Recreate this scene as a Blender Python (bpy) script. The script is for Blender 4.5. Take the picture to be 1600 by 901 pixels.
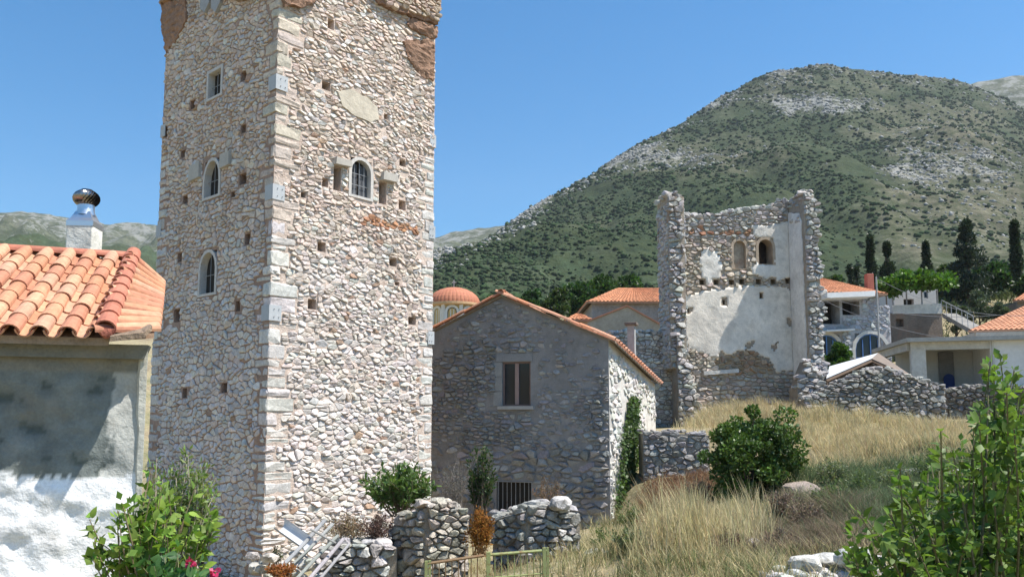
import bpy, bmesh, math, random
import numpy as np
from mathutils import Vector, Matrix, noise as mnoise
from mathutils.geometry import tessellate_polygon

sc = bpy.context.scene
for o in list(bpy.data.objects):
    bpy.data.objects.remove(o)
R = math.radians
# ------------------------------------------------------------------ camera, sky, sun, exposure
EYE = 3.6
FPX = 1250.0                    # focal length in photo pixels (photo 1600 x 901)
PITCH = R(5.6)
CPY = 650.0 - FPX * math.tan(PITCH)     # row of the lens axis (the photo is a crop)
cd = bpy.data.cameras.new('camera')
cd.sensor_width = 36.0
cd.lens = 36.0 * FPX / 1600.0
cd.shift_y = (CPY - 450.5) / 1600.0
cd.clip_end = 8000.0
cam = bpy.data.objects.new('camera', cd)
cam.location = (0, 0, EYE)
cam.rotation_euler = (R(90) + PITCH, 0, 0)
sc.collection.objects.link(cam)
sc.camera = cam

SUN_EL, SUN_AZ = R(62), R(-13)           # azimuth from +X (to the right of the view)
SDIR = Vector((math.cos(SUN_EL) * math.cos(SUN_AZ), math.cos(SUN_EL) * math.sin(SUN_AZ), math.sin(SUN_EL)))
w = bpy.data.worlds.new('World')
sc.world = w
w.use_nodes = True
wt = w.node_tree
sky = wt.nodes.new('ShaderNodeTexSky')
sky.sky_type = 'NISHITA'
sky.sun_disc = False
sky.sun_elevation = SUN_EL
sky.sun_rotation = math.atan2(SDIR.x, SDIR.y)
sky.altitude = 0
sky.air_density = 1.0
sky.dust_density = 0.2
sky.ozone_density = 3.5
bg = wt.nodes['Background']
bg.inputs['Strength'].default_value = 0.105
hs = wt.nodes.new('ShaderNodeHueSaturation')
hs.inputs['Saturation'].default_value = 1.42
hs.inputs['Hue'].default_value = 0.494
wt.links.new(sky.outputs[0], hs.inputs['Color'])
wt.links.new(hs.outputs[0], bg.inputs[0])
sd = bpy.data.lights.new('sun', 'SUN')
sd.energy = 5.0
sd.angle = R(0.53)
sd.color = (1.0, 0.945, 0.865)
sun = bpy.data.objects.new('sun', sd)
sun.rotation_euler = SDIR.to_track_quat('Z', 'Y').to_euler()
sun.location = (20, -10, 60)
sc.collection.objects.link(sun)
sc.view_settings.view_transform = 'Standard'
sc.view_settings.look = 'None'
sc.view_settings.exposure = 0.78
sc.view_settings.gamma = 1.0
sc.view_settings.use_curve_mapping = False
sc.render.engine = 'CYCLES'
sc.cycles.use_denoising = True
sc.cycles.max_bounces = 6
sc.cycles.diffuse_bounces = 3
sc.cycles.transparent_max_bounces = 8

# ------------------------------------------------------------------ helpers
rng = np.random.default_rng(7)
rnd = random.Random(11)
FWD = np.array((0, math.cos(PITCH), math.sin(PITCH)))
UPV = np.array((0, -math.sin(PITCH), math.cos(PITCH)))
def ray(px, py):
    d = FWD + np.array((1., 0, 0)) * ((px - 800) / FPX) + UPV * ((CPY - py) / FPX)
    return d / d[1]                       # scaled so that y = 1
def at(px, py, Y):
    return ray(px, py) * Y + np.array((0, 0, EYE))
def nz(x, y=0.0, z=0.0):
    return mnoise.noise(Vector((x, y, z)))
def fbm(x, y, z=0.0, o=4):
    v, a = 0.0, 1.0
    for i in range(o):
        v += a * mnoise.noise(Vector((x, y, z + 7.3 * i)))
        x *= 2.03; y *= 2.03; z *= 2.03; a *= 0.5
    return v

WPOS = {}
def link(o, parent, pos):
    sc.collection.objects.link(o)
    WPOS[o.name] = np.array(pos, float)
    if parent is not None:
        o.parent = parent
        o.location = Vector(np.array(pos, float) - WPOS[parent.name])
    else:
        o.location = Vector(pos)
def tag(o, label=None, cat=None, group=None, kind=None):
    if label: o['label'] = label
    if cat: o['category'] = cat
    if group: o['group'] = group
    if kind: o['kind'] = kind
    return o
def thing(name, pos, label, cat, group=None):
    o = bpy.data.objects.new(name, None)
    o.empty_display_size = 0.3
    link(o, None, pos)
    return tag(o, label, cat, group)
def mesh(name, V, F, mat, col=None, smooth=False):
    me = bpy.data.meshes.new(name)
    V = np.asarray(V, float)
    if isinstance(F, np.ndarray):
        m, k = F.shape
        me.vertices.add(len(V)); me.vertices.foreach_set('co', V.ravel())
        me.loops.add(m * k); me.loops.foreach_set('vertex_index', F.ravel().astype(np.int32))
        me.polygons.add(m)
        me.polygons.foreach_set('loop_start', np.arange(0, m * k, k, dtype=np.int32))
        me.update(calc_edges=True)
    else:
        me.from_pydata(V.tolist(), [], [list(f) for f in F])
    if col is not None:
        a = me.color_attributes.new('col', 'FLOAT_COLOR', 'POINT')
        c = np.ones((len(V), 4))
        c[:, :3] = np.asarray(col)
        a.data.foreach_set('color', c.ravel())
    if smooth:
        me.polygons.foreach_set('use_smooth', np.ones(len(me.polygons), bool))
    if mat is not None: me.materials.append(mat)
    return me
def mk(name, V, F, mat, parent=None, col=None, smooth=False, kind=None, pos=None):
    V = np.asarray(V, float)
    if pos is None:
        pos = V.mean(0); 
        if parent is None: pos = np.array((pos[0], pos[1], V[:, 2].min()))
    o = bpy.data.objects.new(name, mesh(name, V - np.asarray(pos), F, mat, col, smooth))
    link(o, parent, pos)
    if kind: o['kind'] = kind
    return o
class MB:
    """collects pieces of ONE thing or part"""
    def __init__(s): s.V = []; s.F = []; s.C = []
    def add(s, V, F, c=None):
        n = len(s.V)
        s.V.extend([tuple(v) for v in V]); s.F.extend([[i + n for i in f] for f in F])
        s.C.extend([c if c is not None else (1, 1, 1)] * len(V))
        return s
    def box(s, c, dx, dy, dz, c_=None, t=(1, 0), bev=0.0):
        """box centred at c, half sizes; t = horizontal direction of the dx axis"""
        tx, ty = t; L = math.hypot(tx, ty); tx /= L; ty /= L
        V = []
        for sx, sy, sz in ((-1,-1,-1),(1,-1,-1),(1,1,-1),(-1,1,-1),(-1,-1,1),(1,-1,1),(1,1,1),(-1,1,1)):
            a, b = sx * dx, sy * dy
            V.append((c[0] + a * tx - b * ty, c[1] + a * ty + b * tx, c[2] + sz * dz))
        F = [(0,3,2,1),(4,5,6,7),(0,1,5,4),(1,2,6,5),(2,3,7,6),(3,0,4,7)]
        if bev > 0:
            bm = bmesh.new()
            vs = [bm.verts.new(v) for v in V]
            for f in F: bm.faces.new([vs[i] for i in f])
            bmesh.ops.bevel(bm, geom=bm.edges[:] , offset=bev, segments=1, affect='EDGES')
            bm.verts.index_update()
            V = [tuple(v.co) for v in bm.verts]; F = [[v.index for v in f.verts] for f in bm.faces]
            bm.free()
        return s.add(V, F, c_)
    def tube(s, P, rad, n=6, c_=None, caps=True):
        V, F = tube(P, rad, n, caps)
        return s.add(V, F, c_)
    def quad(s, a, b, c, d, c_=None): return s.add([a, b, c, d], [(0, 1, 2, 3)], c_)
    def slab(s, P, th, c_=None):
        """closed plate: polygon P (3D points) thickened downwards by vector th"""
        P = [np.asarray(p, float) for p in P]; n = len(P)
        V = P + [p + np.asarray(th, float) for p in P]
        tris = tessellate_polygon([[Vector(p) for p in P]])
        F = [list(t) for t in tris] + [[i + n for i in reversed(t)] for t in tris]
        F += [[i, (i + 1) % n, (i + 1) % n + n, i + n] for i in range(n)]
        return s.add(V, F, c_)
    def build(s, name, mat, parent=None, smooth=False, kind=None, pos=None):
        return mk(name, s.V, s.F, mat, parent, s.C, smooth, kind, pos)
def tube(P, rad, n=6, caps=True):
    P = [np.asarray(p, float) for p in P]
    if np.isscalar(rad): rad = [rad] * len(P)
    V, F = [], []
    a = None
    for i, p in enumerate(P):
        d = P[min(i + 1, len(P) - 1)] - P[max(i - 1, 0)]
        d = d / (np.linalg.norm(d) + 1e-9)
        if a is None:
            a = np.cross(d, (0, 0, 1.0) if abs(d[2]) < .9 else (1.0, 0, 0))
        a = a - d * a.dot(d); a /= np.linalg.norm(a) + 1e-9
        b = np.cross(d, a)
        for k in range(n):
            t = 2 * math.pi * k / n
            V.append(p + rad[i] * (math.cos(t) * a + math.sin(t) * b))
    for i in range(len(P) - 1):
        for k in range(n):
            k2 = (k + 1) % n
            F.append((i * n + k, i * n + k2, (i + 1) * n + k2, (i + 1) * n + k))
    if caps:
        F.append(tuple(range(n - 1, -1, -1))); F.append(tuple((len(P) - 1) * n + k for k in range(n)))
    return V, F

# ------------------------------------------------------------------ materials
MATS = {}
def new_mat(name):
    m = bpy.data.materials.new(name); m.use_nodes = True
    MATS[name] = m
    return m, m.node_tree.nodes, m.node_tree.links, m.node_tree.nodes['Principled BSDF']
def N(nodes, t, **kw):
    n = nodes.new(t)
    for k, v in kw.items():
        if k in n.inputs: n.inputs[k].default_value = v
        else: setattr(n, k, v)
    return n
def mixc(nodes, links, fac, a, b, mode='MIX'):
    n = nodes.new('ShaderNodeMix'); n.data_type = 'RGBA'; n.blend_type = mode
    for s, v in ((0, fac), (6, a), (7, b)):
        if hasattr(v, 'links'): links.new(v, n.inputs[s])
        elif s == 0: n.inputs[s].default_value = v
        else: n.inputs[s].default_value = (*v[:3], 1)
    return n.outputs[2]
def ramp(nodes, links, src, stops):
    n = nodes.new('ShaderNodeValToRGB'); e = n.color_ramp.elements
    while len(e) < len(stops): e.new(0.5)
    for el, (p, c) in zip(e, stops):
        el.position = p; el.color = (*c, 1) if len(c) == 3 else c
    links.new(src, n.inputs[0]); return n.outputs[0]
G = lambda v: (v, v, v)
def surf(name, color=None, rough=0.9, noise=((3, .25), (18, .3)), bump=((25, .3, .02),), stain=None, spec=.25, metal=0.0, trans=0.0):
    """colour = vertex colour 'col' (if color is None) or a constant, broken up by noise at several scales, with bump"""
    m, nd, lk, pb = new_mat(name)
    tc = N(nd, 'ShaderNodeTexCoord')
    geo = N(nd, 'ShaderNodeNewGeometry')
    pos = geo.outputs['Position']
    if color is None:
        at_ = N(nd, 'ShaderNodeVertexColor', layer_name='col'); c = at_.outputs[0]
    else:
        rgb = N(nd, 'ShaderNodeRGB'); rgb.outputs[0].default_value = (*color, 1); c = rgb.outputs[0]
    for sc_, amt in noise:
        t = N(nd, 'ShaderNodeTexNoise', Scale=sc_, Detail=4.0, Roughness=.62); lk.new(pos, t.inputs['Vector'])
        r = ramp(nd, lk, t.outputs[0], ((.25, G(1 - amt)), (.75, G(1 + amt))))
        c = mixc(nd, lk, 1.0, c, r, 'MULTIPLY')
    if stain:
        scol, ssc, lo, hi, amt = stain
        t = N(nd, 'ShaderNodeTexNoise', Scale=ssc, Detail=6.0, Roughness=.6); lk.new(pos, t.inputs['Vector'])
        f = ramp(nd, lk, t.outputs[0], ((lo, G(0)), (hi, G(amt))))
        c = mixc(nd, lk, f, c, scol)
    lk.new(c, pb.inputs['Base Color'])
    prev = None
    for bs, st, dist in bump:
        t = N(nd, 'ShaderNodeTexNoise', Scale=bs, Detail=5.0, Roughness=.6); lk.new(pos, t.inputs['Vector'])
        b = N(nd, 'ShaderNodeBump', Strength=st, Distance=dist); lk.new(t.outputs[0], b.inputs['Height'])
        if prev: lk.new(prev, b.inputs['Normal'])
        prev = b.outputs[0]
    if prev: lk.new(prev, pb.inputs['Normal'])
    pb.inputs['Roughness'].default_value = rough
    pb.inputs['Specular IOR Level'].default_value = spec
    pb.inputs['Metallic'].default_value = metal
    return m
def leafmat(name, trans=.35, rough=.5, spec=.35, tint=(1.25, 1.35, .7)):
    m, nd, lk, pb = new_mat(name)
    at_ = N(nd, 'ShaderNodeVertexColor', layer_name='col')
    geo = N(nd, 'ShaderNodeNewGeometry')
    t = N(nd, 'ShaderNodeTexNoise', Scale=6.0, Detail=3.0); lk.new(geo.outputs['Position'], t.inputs['Vector'])
    r = ramp(nd, lk, t.outputs[0], ((.3, G(.7)), (.7, G(1.25))))
    c = mixc(nd, lk, 1.0, at_.outputs[0], r, 'MULTIPLY')
    lk.new(c, pb.inputs['Base Color'])
    pb.inputs['Roughness'].default_value = rough; pb.inputs['Specular IOR Level'].default_value = spec
    tr = N(nd, 'ShaderNodeBsdfTranslucent'); 
    c2 = mixc(nd, lk, 1.0, c, tint, 'MULTIPLY'); lk.new(c2, tr.inputs[0])
    mx = N(nd, 'ShaderNodeMixShader'); mx.inputs[0].default_value = trans
    lk.new(pb.outputs[0], mx.inputs[1]); lk.new(tr.outputs[0], mx.inputs[2])
    lk.new(mx.outputs[0], nd['Material Output'].inputs[0])
    return m
M_stone = surf('rubble_stone', None, .9, ((2.2, .18), (14, .28), (60, .2)), ((30, .5, .02), (110, .3, .006)), stain=((.34, .28, .23), 9, .56, .72, .4))
M_mortar = surf('lime_mortar', None, .95, ((.5, .22), (2.5, .2), (9, .2), (45, .25)), ((7, .5, .06), (22, .8, .03), (80, .5, .01)), stain=((.30, .17, .11), 1.3, .52, .72, .55))
M_plaster = surf('old_plaster', None, .92, ((.9, .18), (5, .15), (40, .12)), ((3.5, .5, .06), (18, .45, .02), (70, .3, .006)), stain=((.33, .29, .23), 2.2, .55, .75, .45))
M_cutstone = surf('cut_stone', None, .8, ((4, .12), (30, .15)), ((40, .25, .01),))
M_tile = surf('clay_tile', None, .75, ((2.5, .15), (16, .22)), ((60, .2, .005),), stain=((.30, .17, .10), 5, .55, .75, .5), spec=.3)
M_rock = surf('limestone_rock', None, .9, ((1.2, .2), (5, .28), (22, .35)), ((9, .8, .06), (40, .6, .02)), stain=((.13, .125, .105), 4.5, .5, .66, .75))
M_wood = surf('weathered_wood', None, .85, ((4, .2), (40, .25)), ((60, .3, .006),))
M_paint = surf('painted_metal', None, .55, ((6, .12), (40, .15)), ((80, .15, .003),), stain=((.22, .10, .04), 14, .55, .68, .8))
M_plain = surf('house_paint', None, .8, ((.8, .08), (7, .08)), ((30, .2, .01),))
M_leaf = leafmat('leaf')
M_leafd = leafmat('leaf_leathery', .2, .45, .4)
M_dry = leafmat('dry_blade', .3, .8, .1, (1.0, 1.0, .95))
M_bark = surf('bark', None, .95, ((8, .25), (40, .3)), ((50, .6, .01),))
m, nd, lk, pb = new_mat('dark_glass'); M_glass = m
pb.inputs['Base Color'].default_value = (.02, .025, .03, 1); pb.inputs['Roughness'].default_value = .06; pb.inputs['Specular IOR Level'].default_value = .3
m, nd, lk, pb = new_mat('steel'); M_steel = m
pb.inputs['Base Color'].default_value = (.72, .73, .74, 1); pb.inputs['Metallic'].default_value = 1.0; pb.inputs['Roughness'].default_value = .38
m, nd, lk, pb = new_mat('dark_interior'); M_dark = m
pb.inputs['Base Color'].default_value = (.03, .026, .022, 1); pb.inputs['Roughness'].default_value = 1.0
# ------------------------------------------------------------------ ground (one sheet) and mountains
CTRL = []
def gc(px, py, Y): CTRL.append(tuple(at(px, py, Y)))
CTRL += [(0, 0, 1.95), (-6, 0, 1.95), (6, 0, 1.95), (0, -12, 1.95), (-12, -8, 1.95), (12, -8, 1.95), (-3, 5, 1.75), (3, 5, 1.7), (7, 5, 1.9),
         (-5, 9, 1.1), (-8, 8, 1.3), (-4, 12, .7), (-1.5, 12, .6), (1, 12, .7), (-6.3, 17.2, -.1), (-2, 16, .1), (-11, 22, -.1), (-6, 24, -.1), (0, 19, .1),
         (-3, 23, 0), (2, 23, .2), (-14, 14, .3), (-20, 30, .5), (-2, 33, .8), (-10, 40, 1.5)]
gc(930, 882, 13); gc(955, 858, 17.5); gc(985, 838, 19.5); gc(1020, 868, 12.5); gc(1100, 850, 13.5); gc(1180, 862, 13); gc(1300, 890, 11); gc(1450, 930, 9.5); gc(1600, 950, 9)
gc(955, 835, 22.3); gc(1010, 812, 20); gc(1060, 775, 21); gc(1050, 746, 23.8); gc(1180, 800, 18.5); gc(1180, 770, 21)
gc(1260, 790, 17.5); gc(1260, 745, 19.2); gc(1350, 800, 15.5); gc(1350, 740, 20); gc(1350, 690, 24); gc(1320, 655, 27.5); gc(1450, 700, 22); gc(1450, 672, 26.5)
gc(1560, 690, 24); gc(1680, 690, 22); gc(1800, 800, 15)
gc(1170, 650, 29); gc(1100, 668, 26.5); gc(1230, 648, 29.5); gc(1170, 632, 33); gc(1040, 668, 31.5); gc(1000, 680, 30); gc(1300, 640, 32); gc(1400, 620, 36); gc(1550, 610, 40); gc(1700, 600, 40)
gc(1330, 590, 50); gc(1450, 560, 50); gc(1030, 560, 50); gc(900, 590, 48); gc(720, 580, 68); gc(1600, 540, 60); gc(1000, 520, 75); gc(1400, 480, 80); gc(1600, 470, 85); gc(700, 540, 90)
for px in (-200, 100, 400, 700, 900, 1100, 1300, 1500, 1800): gc(px, 500 if px > 600 else 560, 120)
for px in (-800, -200, 400, 1000, 1600, 2400): CTRL.append(tuple(at(px, 520, 170)))
CT = np.array(CTRL)
def gz_arr(X, Y):
    out = np.zeros(X.shape); ws = np.zeros(X.shape)
    for cx, cy, cz in CT:
        d2 = (X - cx) ** 2 + (Y - cy) ** 2 + .6
        # length scale grows with distance from the camera
        wgt = d2 ** -2.0 * (1 + math.hypot(cx, cy) / 12.0) ** 3
        out += wgt * cz; ws += wgt
    return out / ws
def gz(x, y):
    return float(gz_arr(np.array([float(x)]), np.array([float(y)]))[0]) + .05 * fbm(x * .9, y * .9, 3, 3) * min(1, max(0, (math.hypot(x, y)) / 6))
def axis_pts(stops):
    out = []
    for (a, b, n) in stops: out += list(np.linspace(a, b, n, endpoint=False))
    return np.array(out + [stops[-1][1]])
gx = axis_pts([(-1500, -150, 12), (-150, -25, 20), (-25, 25, 150), (25, 150, 30), (150, 1500, 12)])
gy = axis_pts([(-300, -20, 10), (-20, 4, 20), (4, 40, 130), (40, 180, 50), (180, 900, 8)])
GX, GY = np.meshgrid(gx, gy)
GZ = gz_arr(GX.ravel(), GY.ravel()).reshape(GX.shape)
for j in range(GX.shape[0]):
    for i in range(GX.shape[1]):
        x, y = GX[j, i], GY[j, i]
        GZ[j, i] += .05 * fbm(x * .9, y * .9, 3, 3) * min(1, max(0, (math.hypot(x, y)) / 6))
GZ[GY > 185] = GZ[GY > 185] * 0 + 8
nx_, ny_ = len(gx), len(gy)
idx = np.arange(nx_ * ny_).reshape(ny_, nx_)
Fg = np.stack([idx[:-1, :-1], idx[:-1, 1:], idx[1:, 1:], idx[1:, :-1]], -1).reshape(-1, 4)
m, nd, lk, pb = new_mat('dry_earth')
geo = N(nd, 'ShaderNodeNewGeometry')
def nsc(s, det=5.0):
    t = N(nd, 'ShaderNodeTexNoise', Scale=s, Detail=det, Roughness=.6); lk.new(geo.outputs['Position'], t.inputs['Vector']); return t.outputs[0]
c = ramp(nd, lk, nsc(.35), ((.3, (.20, .15, .09)), (.5, (.30, .25, .14)), (.7, (.14, .14, .06))))
c = mixc(nd, lk, 1.0, c, ramp(nd, lk, nsc(6), ((.25, G(.65)), (.75, G(1.3)))), 'MULTIPLY')
c = mixc(nd, lk, ramp(nd, lk, nsc(16), ((.6, G(0)), (.68, G(.8)))), c, (.42, .40, .36))
lk.new(c, pb.inputs['Base Color']); pb.inputs['Roughness'].default_value = 1.0
b = N(nd, 'ShaderNodeBump', Strength=.6, Distance=.05); lk.new(nsc(14), b.inputs['Height']); lk.new(b.outputs[0], pb.inputs['Normal'])
ground = mk('ground', np.stack([GX, GY, GZ], -1).reshape(-1, 3), Fg, m, smooth=True, kind='structure', pos=(0, 0, 0))

# mountain terrain: (azimuth, distance) grid; the crest line comes from real bearings and the usual size of such a hill
def us(px, py):
    d = ray(px, py); return d[0], d[2]
def mountain(name, crest, dist, base_m, Y0, nu, nt, amp, colfn, mat, seed, gpow=.9, back=1.3):
    cu = np.array([us(*p)[0] for p in crest]); cm = np.array([us(*p)[1] for p in crest])
    du = np.array([us(p, 400)[0] for p, _ in dist]); dd = np.array([d for _, d in dist])
    U = np.linspace(cu[0], cu[-1], nu); T = np.concatenate([np.linspace(0, 1, nt), np.linspace(1, back, nt // 5)[1:]])
    CM = np.interp(U, cu, cm); 
    k = np.ones(7) / 7; CMs = np.convolve(np.pad(CM, 3, 'edge'), k, 'valid')
    DD = np.interp(U, du, dd)
    V = np.zeros((len(T), nu, 3)); C = np.zeros((len(T), nu, 3)); K = np.zeros((len(T), nu))
    for i, u in enumerate(U):
        for j, t in enumerate(T):
            Y = Y0 + (DD[i] - Y0) * t
            x = u * Y
            tt = min(t, 1.0)
            mm = base_m + (CMs[i] - base_m) * tt ** gpow
            z = EYE + Y * mm
            if t > 1: z -= (t - 1) * (DD[i] - Y0) * .55
            f = fbm(x / 160 + seed, Y / 160, seed, 4); f2 = fbm(x / 28 + seed, Y / 28, seed + 5, 3)
            env = min(1, tt * 5) * (1 - .8 * tt ** 4)
            gul = abs(fbm(x / 90 + seed * 2, Y / 240, seed + 1, 3))
            z += amp * ((f + .9 * (gul - .3)) * env + .22 * f2 * (min(1, tt * 5)) * (1 - .6 * tt ** 6))
            if j == 0: z = -30
            V[j, i] = (x, Y, z)
            C[j, i], K[j, i] = colfn(u, x, Y, z, tt, f, f2)
    idx = np.arange(V.shape[0] * nu).reshape(V.shape[0], nu)
    F = np.stack([idx[:-1, :-1], idx[:-1, 1:], idx[1:, 1:], idx[1:, :-1]], -1).reshape(-1, 4)
    o = mk(name, V.reshape(-1, 3), F, mat, None, C.reshape(-1, 3), True, 'structure', pos=(0, 0, 0))
    ka = o.data.attributes.new('rock', 'FLOAT', 'POINT'); ka.data.foreach_set('value', K.ravel())
    return V, C, K
def slopemat(name, dot, dotscale, rocky):
    m, nd, lk, pb = new_mat(name)
    a = N(nd, 'ShaderNodeVertexColor', layer_name='col').outputs[0]
    geo = N(nd, 'ShaderNodeNewGeometry')
    def ns(s, det=5.0, ro=.65):
        t = N(nd, 'ShaderNodeTexNoise', Scale=s, Detail=det, Roughness=ro); lk.new(geo.outputs['Position'], t.inputs['Vector']); return t.outputs[0]
    c = mixc(nd, lk, 1.0, a, ramp(nd, lk, ns(.03), ((.3, G(.72)), (.7, G(1.25)))), 'MULTIPLY')
    c = mixc(nd, lk, 1.0, c, ramp(nd, lk, ns(.22, 6.0, .7), ((.3, G(.6)), (.7, G(1.4)))), 'MULTIPLY')
    c = mixc(nd, lk, ramp(nd, lk, ns(dotscale, 6.0), ((.45, G(0)), (.58, G(dot)))), c, (.047, .06, .028))
    ra = N(nd, 'ShaderNodeAttribute', attribute_name='rock')
    ad = N(nd, 'ShaderNodeMath', operation='MULTIPLY_ADD'); lk.new(ra.outputs['Fac'], ad.inputs[0]); ad.inputs[1].default_value = .2; lk.new(ns(dotscale * .9, 9.0, .78), ad.inputs[2])
    rc = mixc(nd, lk, ns(.05), (.22, .22, .205), (.36, .355, .335))
    c = mixc(nd, lk, ramp(nd, lk, ad.outputs[0], ((.64, G(0)), (.72, G(rocky)))), c, rc)
    lk.new(c, pb.inputs['Base Color']); pb.inputs['Roughness'].default_value = 1.0; pb.inputs['Specular IOR Level'].default_value = .05
    b = N(nd, 'ShaderNodeBump', Strength=.8, Distance=3.0); lk.new(ns(.12, 6.0), b.inputs['Height']); lk.new(b.outputs[0], pb.inputs['Normal'])
    return m
GREEN = np.array((.038, .056, .030)); OLIVE = np.array((.052, .070, .038)); TAN = np.array((.145, .132, .092)); GREY = np.array((.36, .355, .33))
def pyx(u, x, Y, z):      # bearing and elevation back to photo columns/rows, used to say where the bare patches lie on the slope
    d = np.array((x, Y, z - EYE)); f = d.dot(FWD)
    return 800 + FPX * d[0] / f, CPY - FPX * d.dot(UPV) / f
def blob(px, py, cx, cy, rx, ry): return max(0.0, 1 - ((px - cx) / rx) ** 2 - ((py - cy) / ry) ** 2)
def col_main(u, x, Y, z, t, f, f2):
    px, py = pyx(u, x, Y, z)
    rock = 0; tan = 0
    # pale limestone along the left crest, below the summit and in the bare saddle on the right
    ridge_y = np.interp(px, [680, 800, 930, 1060, 1180, 1300], [412, 346, 268, 192, 126, 102])
    rock += max(0, 1 - (py - ridge_y) / (26 + 20 * f)) * (px < 1160) * .8
    rock += 1.4 * blob(px, py, 1270, 165, 120, 22) + .9 * blob(px, py, 1000, 250, 150, 22) + blob(px, py, 1480, 260, 140, 45)
    rock += .5 * max(0, 1 - (py - np.interp(px, [1180, 1300, 1480, 1600], [126, 102, 125, 160])) / 30) * (px > 1180)
    tan += .95 * blob(px, py, 1500, 330, 170, 120) + .8 * blob(px, py, 1470, 200, 160, 60) + .5 * blob(px, py, 950, 350, 60, 10) + .5 * blob(px, py, 1230, 120, 300, 40)
    tan += .6 * blob(px, py, 1050, 245, 260, 40)
    rock = min(1, max(0, rock * (.75 + 1.0 * f2)) ); tan = min(1, max(0, tan + .4 * f2 * (tan > 0) + .3 * f2))
    c = GREEN * (1 - .5 * max(0, f)) + (OLIVE - GREEN) * .5 * max(0, min(1, .5 + f2))
    c = c + (TAN - c) * min(1, tan * .8)
    c = c + (TAN * .95 - c) * min(1, rock) * .35
    return c, rock
def col_far(u, x, Y, z, t, f, f2):
    px, py = pyx(u, x, Y, z)
    k = min(1, max(0, (t - .45 + .25 * f) * 2.2))
    c = GREEN * 1.3 + (OLIVE - GREEN) * .5
    return c + (TAN * 1.1 - c) * k * .5, k * (.8 + .5 * f2)
M_mtn = slopemat('maquis_slope', .75, .16, .8)
M_far = slopemat('limestone_slope', .85, .05, .6)
cr = [(420, 500), (500, 480), (600, 452), (683, 416), (740, 382), (800, 348), (870, 308), (930, 266), (1000, 224), (1060, 192), (1120, 156), (1180, 125), (1240, 112), (1300, 102),
      (1350, 110), (1420, 118), (1480, 122), (1540, 142), (1600, 168), (1700, 200), (1900, 240), (2300, 300)]
MV, MC, MK = mountain('mountain', cr, [(400, 420), (800, 600), (1200, 850), (1500, 850), (2300, 900)], us(800, 486)[1], 125, 330, 150, 20, col_main, M_mtn, 3.1)
cr2 = [(-900, 300), (-200, 316), (0, 326), (60, 331), (130, 348), (240, 350), (400, 362), (560, 392), (640, 388), (690, 368), (760, 352), (850, 338), (1000, 330)]
mountain('mountain', cr2, [(-900, 1500), (400, 1700), (1000, 1900)], us(800, 500)[1], 180, 220, 80, 45, col_far, M_far, 9.7)
cr3 = [(1350, 200), (1450, 150), (1520, 131), (1560, 122), (1600, 117), (1700, 108), (1900, 120), (2300, 160)]
mountain('mountain', cr3, [(1350, 1500), (2300, 1500)], us(800, 450)[1], 700, 90, 40, 30, col_far, M_far, 21.0)

# scrub on the mountain: low-poly bushes, one mass
ico = None
def ico_mesh(sub):
    bm = bmesh.new(); bmesh.ops.create_icosphere(bm, subdivisions=sub, radius=1.0)
    V = np.array([v.co[:] for v in bm.verts]); F = np.array([[v.index for v in f.verts] for f in bm.faces]); bm.free()
    return V, F
IV1, IF1 = ico_mesh(1); IV2, IF2 = ico_mesh(2)
def bush_mass(name, P, rad, col, parent=None):
    n = len(P); k = len(IV1)
    jit = 1 + rng.uniform(-.35, .35, (n, k, 1))
    V = IV1[None] * jit * rad[:, None, None] * np.array((1.15, 1.15, .85)) + P[:, None, :]
    F = IF1[None] + (np.arange(n) * k)[:, None, None]
    C = np.repeat(col, k, axis=0)
    return mk(name, V.reshape(-1, 3), F.reshape(-1, 3), M_scrub, parent, C, True, 'stuff', pos=(0, 0, 0))
M_scrub = surf('scrub_leaf', None, 1.0, ((.4, .3), (2.5, .45)), ((1.2, .9, .6),), spec=.05)
nt, nu = MV.shape[:2]
pts, rad, cols = [], [], []
tries = 0
while len(pts) < 40000 and tries < 230000:
    tries += 1
    j = rnd.random() ** .8 * (nt * .838); i = rnd.random() * (nu - 2)
    j0, i0 = int(j), int(i)
    if j0 >= nt - 2: continue
    c = MC[j0, i0]
    veg = 1 - min(1, max(0, (c[0] - .05) / .13 + .5 * MK[j0, i0]))
    cl = .62 + 1.1 * fbm(MV[j0, i0][0] / 40, MV[j0, i0][1] / 40, 77, 3)
    if rnd.random() > (veg ** 1.2 * .95 + .05) * cl: continue
    fj, fi = j - j0, i - i0
    p = (MV[j0, i0] * (1 - fj) + MV[j0 + 1, i0] * fj) * (1 - fi) + (MV[j0, i0 + 1] * (1 - fj) + MV[j0 + 1, i0 + 1] * fj) * fi
    r_ = (.4 + 1.0 * rnd.random() ** 2.5) * (.5 + p[1] / 700)
    if p[1] < 200: r_ *= 1.5
    pts.append(p + np.array((0, 0, r_ * .3))); rad.append(r_)
    v = rnd.uniform(.75, 1.25)
    cols.append((.044 * v, .064 * v * rnd.uniform(.9, 1.15), .032 * v))
o = bush_mass('hillside_scrub', np.array(pts), np.array(rad), np.array(cols))
tag(o, 'dark green scrub bushes covering the mountain slope', 'scrub')

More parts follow.
